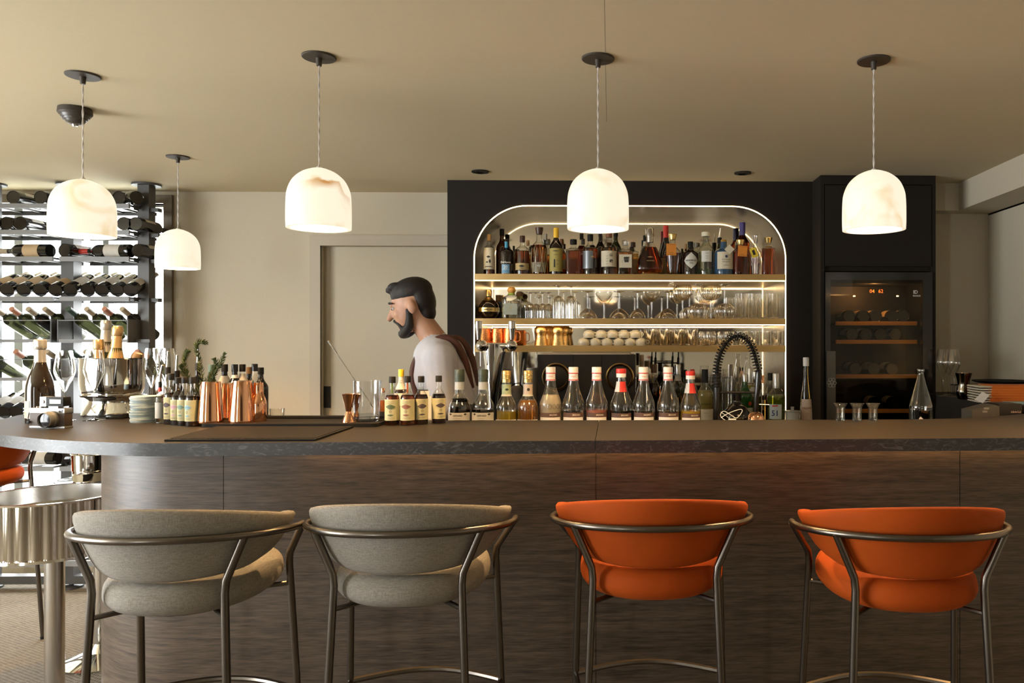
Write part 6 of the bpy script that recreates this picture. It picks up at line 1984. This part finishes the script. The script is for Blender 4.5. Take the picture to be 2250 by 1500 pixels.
# ------------------------------------------------------------------ spring tap behind the bar
YS = 3.03
t = thing('spring_faucet', 'black pull down spring tap arching behind the bar', 'faucet', (at(1575, 900, YS).x, YS, 1.05))
o_ = Vector(t.location)
P = lambda u, v: at(u, v, YS) - o_
obj('riser', MB().tube([P(1575, 938) * Vector((1, 1, 0)), P(1575, 900), P(1575, 851)], .0145, 18).mesh('riser', M_BLACKG), t)
hose = [Vector(q_) for q_ in spl([tuple(P(u, v)) for u, v in ((1575, 852), (1575, 820), (1578, 795), (1586, 770), (1601, 748), (1621, 738), (1642, 748), (1655, 770), (1662, 795), (1667, 815))], 8)]
obj('hose', MB().tube(hose, .0065, 10).mesh('hose', M_RUBBER), t)
L_ = [0]
for a, b_ in zip(hose, hose[1:]):
    L_.append(L_[-1] + (b_ - a).length)
turns, NS = 34, 12
coil = []
N_ = Vector((0, 1, 0))
for i in range(turns * NS + 1):
    s_ = L_[-1] * i / (turns * NS)
    j = max(k for k in range(len(L_)) if L_[k] <= s_ + 1e-9)
    j = min(j, len(hose) - 2)
    f = (s_ - L_[j]) / max(1e-9, L_[j + 1] - L_[j])
    c_ = hose[j].lerp(hose[j + 1], f)
    T_ = (hose[j + 1] - hose[j]).normalized()
    B_ = T_.cross(N_)
    a = 2 * math.pi * i / NS
    coil.append(c_ + (N_ * math.cos(a) + B_ * math.sin(a)) * .0165)
obj('coil_spring', MB().tube(coil, .0021, 5).mesh('coil_spring', M_BLACK), t)
obj('collar', MB().tube([P(1575, 856), P(1575, 822)], .0135, 14).mesh('collar', M_BLACK), t)
obj('spray_head', MB().tube([P(1667, 812), P(1667, 822), P(1665, 850), P(1662, 872), P(1661, 915)], [.010, .013, .012, .0095, .0085], 16).mesh('spray_head', M_BLACKG), t)
obj('holder_arm', MB().tube([P(1575, 862), P(1620, 862), P(1663, 862)], .0048, 10).mesh('holder_arm', M_BLACK), t)
obj('lever', MB().tube([P(1668, 888), P(1690, 889)], .0022, 8).mesh('lever', M_STEEL), t)
obj('copper_strainer', MB().lathe([(.034, .0), (.033, .018), (.024, .030), (.010, .036), (0, .037)], 26, mat=Matrix.Translation(P(1661, 925))).mesh('copper_strainer', M_COPPER), t)
t = thing('cable', 'thin white cable loops with a small white plug at the foot of the spring tap', 'cable', (at(1605, 915, 2.98).x, 2.98, 1.05))
o_ = Vector(t.location)
P2 = lambda u, v, dy=0.: at(u, v, 2.98 + dy) - o_
obj('lead', MB().tube(spl([tuple(P2(*q_)) for q_ in ((1584, 918), (1596, 910), (1612, 903), (1628, 899), (1630, 905), (1618, 918), (1604, 910), (1590, 903), (1583, 912), (1592, 922), (1608, 926))], 6), .0014, 6).tube(spl([tuple(P2(*q_)) for q_ in ((1584, 905, .01), (1594, 912, .01), (1606, 922, .01))], 5), .0014, 6).mesh('lead', M_WHITE), t)
obj('plug', MB().box((-.014, -.012, .0), (.014, .012, .040), mat=Matrix.Translation(P2(1609, 930) * Vector((1, 1, 0)))).mesh('plug', M_WHITE, True, bevel=.003), t)

# ------------------------------------------------------------------ side counter at the right
t = thing('side_counter', 'dark side counter along the right wall, draped with a black cloth', 'counter')
obj('worktop', MB().prism([(1.86, 3.42), (XR - .01, 3.42), (XR - .01, 4.43), (1.76, 4.43), (1.76, 4.10)], ZT - .03, ZT).mesh('worktop', M_TOP, False), t)
obj('base_cabinet', MB().prism([(1.90, 3.46), (XR - .02, 3.46), (XR - .02, 4.42), (1.80, 4.42), (1.80, 4.14)], 0, ZT - .03).mesh('base_cabinet', M_CAB, False), t)
V, Fc = [], []
for i in range(31):
    s_ = i / 30
    x, y = 1.85 + (1.748 - 1.85) * s_, 3.44 + .66 * s_
    for j in range(9):
        q_ = j / 8
        V.append((x - .006 - .028 * q_ * (.5 + .5 * math.sin(s_ * 22 + q_)) - .01 * q_, y, ZT + .003 - .42 * q_))
for i in range(30):
    for j in range(8):
        Fc.append((i * 9 + j, i * 9 + j + 1, (i + 1) * 9 + j + 1, (i + 1) * 9 + j))
t = thing('black_cloth', 'black cloth hanging over the front of the side counter', 'cloth')
obj('fold', MB().add(V, Fc).mesh('fold', PM('black_cotton', (.018, .015, .013), .9, noise=.2, nscale=200)), t)
for i, (u, Y) in enumerate(((2068, 4.06), (2080, 4.16), (2092, 4.00))):
    stem_glass('wine_glass', 'glass', 'angular wine glass on the side counter, %s from left' % ORD[i], 'wine glasses on the side counter', u + 4, 767, 30, Y, ZT, BW_WINE, .034, True, M_GLASS)
p = at(2117, 850, 3.86)
t = thing('steel_cup', 'waisted dark steel cup beside the orange menus', 'cup', (p.x, 3.86, ZT))
px, k_ = pxw(2117, 3.86), at(2117, 819, 3.86).z - ZT
obj('vessel', MB().lathe([(0, 0), (12 * px, 0), (16 * px, k_ * .16), (16 * px, k_ * .36), (13 * px, k_ * .5), (15 * px, k_ * .75), (19 * px, k_), (18 * px, k_), (12 * px, k_ * .52), (0, k_ * .5)], 30).mesh('vessel', PM('dark_chrome', (.28, .25, .21), .12, 1)), t)
# wire tray
t = thing('wire_tray', 'black wire mesh tray behind the orange menus', 'tray', (1.99, 4.05, ZT))
mb = MB()
hz_ = .055
pts_ = [(-.13, -.10), (.18, -.10), (.18, .14), (-.13, .14)]
obj('rim', MB().tube([(x, y, hz_) for x, y in pts_], .003, 6, True).tube([(x, y, .004) for x, y in pts_], .002, 6, True).mesh('rim', M_BLACK), t)
for (xa, ya), (xb, yb) in zip(pts_, pts_[1:] + pts_[:1]):
    for i in range(14):
        f = i / 14
        x, y = xa + (xb - xa) * f, ya + (yb - ya) * f
        mb.tube([(x, y, .003), (x, y, hz_)], .0011, 4)
obj('wires', mb.mesh('wires', M_BLACK), t)
# orange menus
M_MENU = PM('orange_card', (.78, .19, .02), .6)
M_PAPER = PM('ivory_paper', (.66, .61, .50), .7)
c_ = at(2195, 885, 3.62)
z_ = ZT
for i in range(7):
    w_ = .16 + random.uniform(-.006, .006)
    lb = 'orange card menu in the stack on the side counter, %s from the bottom' % ORD[i]
    t = thing('menu', lb, 'menu', (c_.x + .075, 3.64, z_), R(-6 + random.uniform(-3, 3)), 'stack of orange menus')
    obj('cover', MB().box((-.12, -.06, 0), (.13, .10, .0018)).box((-.12, -.06, .0092), (.13, .10, .011)).box((-.12, -.0585, .0012), (.13, -.057, .0095)).mesh('cover', M_MENU, False), t)
    obj('pages', MB().box((-.175, -.055, .0025), (.10, .095, .0085)).mesh('pages', M_PAPER, False), t)
    z_ += .0118
t = thing('paper_slip', 'small white paper slip sticking out of the stack of orange menus', 'paper', at(2157, 872, 3.55))
obj('sheet', MB().add([(-.035, 0, -.012), (0, -.012, -.028), (.035, -.004, .010), (.005, .004, .024)], [(0, 1, 2, 3)]).mesh('sheet', M_WHITE, False), t)
c_ = at(2232, 884, 3.56)
t = thing('note_pad', 'pale mint note pad lying under the orange menus', 'pad', (c_.x + .01, 3.525, ZT))
obj('sheets', MB().box((-.075, -.03, 0), (.08, .03, .012)).mesh('sheets', PM('mint_paper', (.42, .62, .55), .6), False), t)
obj('backing', MB().box((-.075, -.03, -.0002), (.08, .03, .002)).mesh('backing', M_WHITE, False), t)
c_ = at(2232, 838, 3.9)
t = thing('round_tray', 'round black serving tray lying on the wire tray at the right edge', 'tray', (2.04, 4.0, c_.z - .012))
obj('plate', MB().lathe([(0, 0), (.11, 0), (.14, .008), (.142, .014), (.136, .012), (.11, .004), (0, .004)], 40).mesh('plate', M_BLACK), t)
# payment terminal
c0, c1 = at(2136, 900, 3.22), at(2262, 900, 3.22)
t = thing('payment_terminal', 'black till terminal with a grey side panel behind the right end of the bar', 'till', (0, 3.22, 0))
zt0 = at(2136, 902, 3.22).z
zt1 = at(2200, 889, 3.22).z
xm = at(2196, 900, 3.22).x
mb = MB().prism([(c0.x, 1.0), (xm, 1.0), (xm, zt1 - .006), (xm - .02, zt1), (c0.x, zt0)], -.0, .10, mat=Matrix.Rotation(R(90), 4, 'X') @ Matrix.Translation((0, 0, -.10)))
obj('side_panel', mb.mesh('side_panel', PM('taupe_plastic', (.085, .075, .062), .5), False), t)
obj('body', MB().box((xm, .0, 1.0), (c1.x - .03, .11, zt1 + .004)).mesh('body', PM('black_plastic', (.012, .010, .009), .4), True, bevel=.004), t)
c_ = at(2232, 905, 3.22)
mb = MB()
text_flat(mb, 'ORACLE', .0115, face_front((c_.x, -.0015, c_.z)), bold=True)
obj('logo', mb.mesh('logo', PM('peach_print', (.62, .42, .32), .6), False), t)
for u, v, w_ in ((2167, 897, .022), (2164, 904, .020)):
    c_ = at(u, v, 3.22)
    obj('indicator', MB().box((c_.x - w_ / 2, -.0018, c_.z - .004), (c_.x + w_ / 2, -.0002, c_.z + .004)).mesh('indicator', PM('pale_indicator', (.28, .26, .24), .4), False), t)

# ------------------------------------------------------------------ the barman
YP = 3.44


def Q(u, v, dy=0.):
    p_ = at(u, v, YP)
    return Vector((p_.x, YP + dy, p_.z))


def ball(mb, c, rx, ry, rz, rot=None, seg=18):
    pf = [(math.sin(math.pi * i / 12), -math.cos(math.pi * i / 12)) for i in range(13)]
    pf[0], pf[-1] = (0, -1), (0, 1)
    M_ = Matrix.Translation(c)
    if rot is not None:
        M_ = M_ @ rot
    M_ = M_ @ Matrix.Diagonal((rx, ry, rz, 1))
    mb.lathe(pf, seg, mat=M_)


def capsule(mb, a, ra, b_, rb):
    d_ = b_ - a
    n_ = 6
    mb.tube([a.lerp(b_, i / n_) for i in range(n_ + 1)], [ra + (rb - ra) * i / n_ for i in range(n_ + 1)], 14)
    ball(mb, a, ra, ra, ra, seg=14)
    ball(mb, b_, rb, rb, rb, seg=14)


tilt = Matrix.Rotation(R(-16), 4, 'Y')
hc = Q(906, 673)
SKIN, SHIRT, TROU = 0, 1, 2
prim = []   # (kind, a, ra, b, rb) for the material split
body = MB()


def limb(kind, a, ra, b_, rb):
    capsule(body, a, ra, b_, rb)
    prim.append((kind, a, ra, b_, rb))


def blob(kind, c, rx, ry, rz, rot=None):
    ball(body, c, rx, ry, rz, rot)
    prim.append((kind, c, (rx + ry + rz) / 3, c, (rx + ry + rz) / 3))


fw = tilt.to_3x3() @ Vector((-1, 0, 0))      # the way the face points
up = tilt.to_3x3() @ Vector((0, 0, 1))
sd = Vector((0, -1, 0))                      # side of the head towards the viewer


def HP(f, u_, s_):
    return hc + fw * f + up * u_ + sd * s_


blob(SKIN, HP(-.008, .020, 0), .092, .074, .094, tilt)
blob(SKIN, HP(.030, -.030, 0), .060, .062, .075, tilt)
blob(SKIN, HP(.046, -.078, 0), .038, .046, .032, tilt)
limb(SKIN, HP(.084, .014, 0), .011, HP(.112, -.026, 0), .014)       # nose
limb(SKIN, HP(.078, .026, -.03), .012, HP(.078, .026, .03), .012)   # brow
limb(SKIN, HP(.082, -.055, -.014), .009, HP(.082, -.055, .014), .009)   # lips
for s_ in (-1, 1):
    blob(SKIN, HP(-.014, -.010, s_ * .079), .021, .011, .032, tilt)     # ears
    blob(SKIN, HP(.058, -.018, s_ * .036), .024, .022, .026, tilt)      # cheeks
nk = Q(958, 752)
limb(SKIN, HP(-.020, -.075, 0), .052, nk, .058)
# torso leaning forward
pel, wst, cst, ucs = Q(1018, 958), Q(1004, 892), Q(975, 822), Q(968, 785)
for dy in (-.075, .075):
    dv = Vector((0, dy, 0))
    limb(SHIRT, wst + dv, .105, cst + dv, .118)
    limb(SHIRT, cst + dv, .118, ucs + dv, .100)
    limb(TROU, pel + dv, .115, wst + dv, .105)
limb(SHIRT, ucs + Vector((0, -.05, .0)), .095, nk + Vector((.02, 0, -.02)), .062)
limb(SHIRT, ucs + Vector((0, .05, .0)), .095, nk + Vector((.02, 0, -.02)), .062)
# arms
for sg, (us, vs), (ue, ve), (uw, vw), de, dw in ((-1, (985, 790), (1000, 884), (925, 912), -.20, -.14), (1, (950, 785), (925, 876), (858, 905), .20, .12)):
    sh, el, wr2 = Q(us, vs, .165 * sg), Q(ue, ve, de), Q(uw, vw, dw)
    limb(SHIRT, ucs + Vector((0, .06 * sg, .01)), .085, sh, .074)
    limb(SHIRT, sh, .074, el, .056)
    limb(SHIRT, el, .056, el.lerp(wr2, .85), .040)
    limb(SKIN, el.lerp(wr2, .8), .030, wr2, .026)
    hd_ = (wr2 - el).normalized()
    pm = wr2 + hd_ * .05
    limb(SKIN, wr2, .026, pm, .030)
    blob(SKIN, wr2 + hd_ * .055, .040, .036, .016)
    sdv = hd_.cross(Vector((0, 0, 1))).normalized()
    for i, (off, ln_) in enumerate(((-.030, .062), (-.010, .074), (.010, .070), (.029, .055))):
        a = wr2 + hd_ * .088 + sdv * off
        b1 = a + (hd_ * .85 + Vector((0, 0, -.25))) * ln_ * .55
        b2 = b1 + (hd_ * .5 + Vector((0, 0, -.8))) * ln_ * .5
        limb(SKIN, a, .0095, b1, .0088)
        limb(SKIN, b1, .0088, b2, .0075)
    a = wr2 + hd_ * .035 - sdv * .030 * sg
    limb(SKIN, a, .012, a + hd_ * .035 - sdv * .028 * sg, .0095)
    limb(SKIN, a + hd_ * .035 - sdv * .028 * sg, .0095, a + hd_ * .062 - sdv * .030 * sg + Vector((0, 0, -.01)), .008)
# legs
for sg in (-1, 1):
    hp_ = pel + Vector((0, .085 * sg, -.03))
    kn = Vector((pel.x - .03 + .10 * (sg > 0), YP + .095 * sg, .50))
    an = Vector((pel.x + .03 + .10 * (sg > 0), YP + .10 * sg, .09))
    limb(TROU, hp_, .100, kn, .064)
    limb(TROU, kn, .064, an, .045)
    limb(TROU, an + Vector((.02, 0, -.045)), .042, an + Vector((-.15, -.01 * sg, -.052)), .034)
src = body.mesh('body', [PM('skin', (.50, .27, .17), .5, Subsurface_Weight=.08), PM('white_shirt', (.62, .61, .66), .8, noise=.05, nscale=50), PM('dark_trousers', (.02, .02, .025), .8)])
tmp = bpy.data.objects.new('body', src)
COL.objects.link(tmp)
md = tmp.modifiers.new('r', 'REMESH')
md.mode = 'VOXEL'
md.voxel_size = .0065
sm = tmp.modifiers.new('s', 'SMOOTH')
sm.iterations = 5
sm.factor = .5
dg = bpy.context.evaluated_depsgraph_get()
dg.update()
me = bpy.data.meshes.new_from_object(tmp.evaluated_get(dg))
bpy.data.objects.remove(tmp)
me.materials.clear()
for m_ in src.materials:
    me.materials.append(m_)
import numpy as np
nf = len(me.polygons)
cen = np.empty(nf * 3)
me.polygons.foreach_get('center', cen)
cen = cen.reshape(-1, 3)
best = np.full(nf, 1e9)
mi = np.zeros(nf, dtype=np.int32)
for kind, a, ra, b_, rb in prim:
    a_, d_ = np.array(a), np.array(b_ - a)
    L2 = max(1e-12, float(d_ @ d_))
    tt = np.clip(((cen - a_) @ d_) / L2, 0, 1)
    ds = np.linalg.norm(cen - a_ - tt[:, None] * d_, axis=1) - (ra + (rb - ra) * tt)
    if kind == SKIN:
        ds = ds + .004
    w_ = ds < best
    best[w_] = ds[w_]
    mi[w_] = kind
hz_ = hc.z - .09
mi[(cen[:, 2] > hz_) & (cen[:, 0] < nk.x - .02)] = SKIN
me.polygons.foreach_set('material_index', mi)
me.polygons.foreach_set('use_smooth', [True] * nf)
man = thing('person', 'barman in a white shirt with dark brown straps, leaning left behind the bar', 'person', (0, 0, 0), 0, None, me)
M_HAIR = PM('dark_brown_hair', (.009, .0055, .004), .65, noise=.4, nscale=160, bump=.5)


def merged(name, mb_, mat_, vox=.005, it=4):
    """several overlapping lumps joined into one smooth surface"""
    o = bpy.data.objects.new(name, mb_.mesh(name, mat_))
    COL.objects.link(o)
    m1 = o.modifiers.new('r', 'REMESH')
    m1.mode, m1.voxel_size = 'VOXEL', vox
    m2 = o.modifiers.new('s', 'SMOOTH')
    m2.iterations, m2.factor = it, .5
    d_ = bpy.context.evaluated_depsgraph_get()
    d_.update()
    r_ = bpy.data.meshes.new_from_object(o.evaluated_get(d_))
    bpy.data.objects.remove(o)
    r_.materials.clear()
    r_.materials.append(mat_)
    r_.polygons.foreach_set('use_smooth', [True] * len(r_.polygons))
    r_.name = name
    return r_


mb = MB()
ball(mb, HP(-.014, .062, 0), .094, .078, .066, tilt, 26)
ball(mb, HP(-.052, .018, 0), .056, .074, .084, tilt, 26)
ball(mb, HP(-.060, -.035, 0), .034, .058, .050, tilt, 22)
for i_ in range(9):
    a_ = -.044 + .011 * i_
    ball(mb, HP(.050 + .012 * math.sin(i_ * 2.3), .098 + .006 * math.cos(i_ * 1.7), a_), .030, .012, .018, tilt, 12)
obj('hair', merged('hair', mb, M_HAIR), man)
mb = MB()
for s_ in (-1, 1):
    pts_ = [HP(.006, -.010, s_ * .068), HP(.010, -.045, s_ * .063), HP(.026, -.082, s_ * .050), HP(.056, -.104, s_ * .028), HP(.074, -.106, 0)]
    mb.tube([Vector(q_) for q_ in spl([tuple(q_) for q_ in pts_], 5)], [.010 + .012 * min(1, i_ / 12) for i_ in range(21)], 10)
    mb.tube([HP(.094, -.040, 0), HP(.088, -.044, s_ * .016), HP(.070, -.062, s_ * .034), HP(.058, -.09, s_ * .040)], [.007, .008, .009, .012], 8)
obj('beard', merged('beard', mb, M_HAIR, .004, 2), man)
for s_ in (-1, 1):
    e_ = MB()
    ball(e_, HP(.071, .008, s_ * .032), .012, .012, .0095)
    eye = obj('eye', e_.mesh('eye', PM('eye_white', (.38, .34, .31), .3)), man)
    e_ = MB()
    ball(e_, HP(.0795, .008, s_ * .034), .0052, .0055, .0055)
    obj('iris', e_.mesh('iris', M_BLACKG), eye)
    e_ = MB().tube([HP(.080, .030, s_ * .012), HP(.085, .036, s_ * .034), HP(.068, .030, s_ * .054)], [.004, .0055, .003], 8)
    obj('eyebrow', e_.mesh('eyebrow', M_HAIR), man)
M_STRAP = PM('brown_leather_strap', (.085, .026, .016), .6)
mb = MB()
for sg in (-1, 1):
    path = [Q(1040, 850, .06 * sg), Q(1030, 790, .09 * sg), Q(1006, 748, .10 * sg), Q(975, 745, .11 * sg), Q(938, 775, .115 * sg), Q(922, 815, .12 * sg), Q(930, 860, .12 * sg), Q(945, 905, .11 * sg)]
    mb.tube([Vector(q_) for q_ in spl([tuple(q_) for q_ in path], 5)], .015, 10)
obj('strap', mb.mesh('strap', M_STRAP), man)
V, Fc = [], []
for i in range(13):
    a = R(-95 + 190 * i / 12)
    for u, v, rr in ((936, 850, .128), (960, 905, .128), (985, 962, .135)):
        c_ = Q(u + 42, v)
        V.append((c_.x - rr * math.cos(a), c_.y + (rr + .075) * math.sin(a), c_.z))
for i in range(12):
    for j in range(2):
        Fc.append((i * 3 + j, i * 3 + j + 1, (i + 1) * 3 + j + 1, (i + 1) * 3 + j))
obj('apron', MB().add(V, Fc).mesh('apron', PM('dark_apron', (.060, .045, .045), .8)), man)
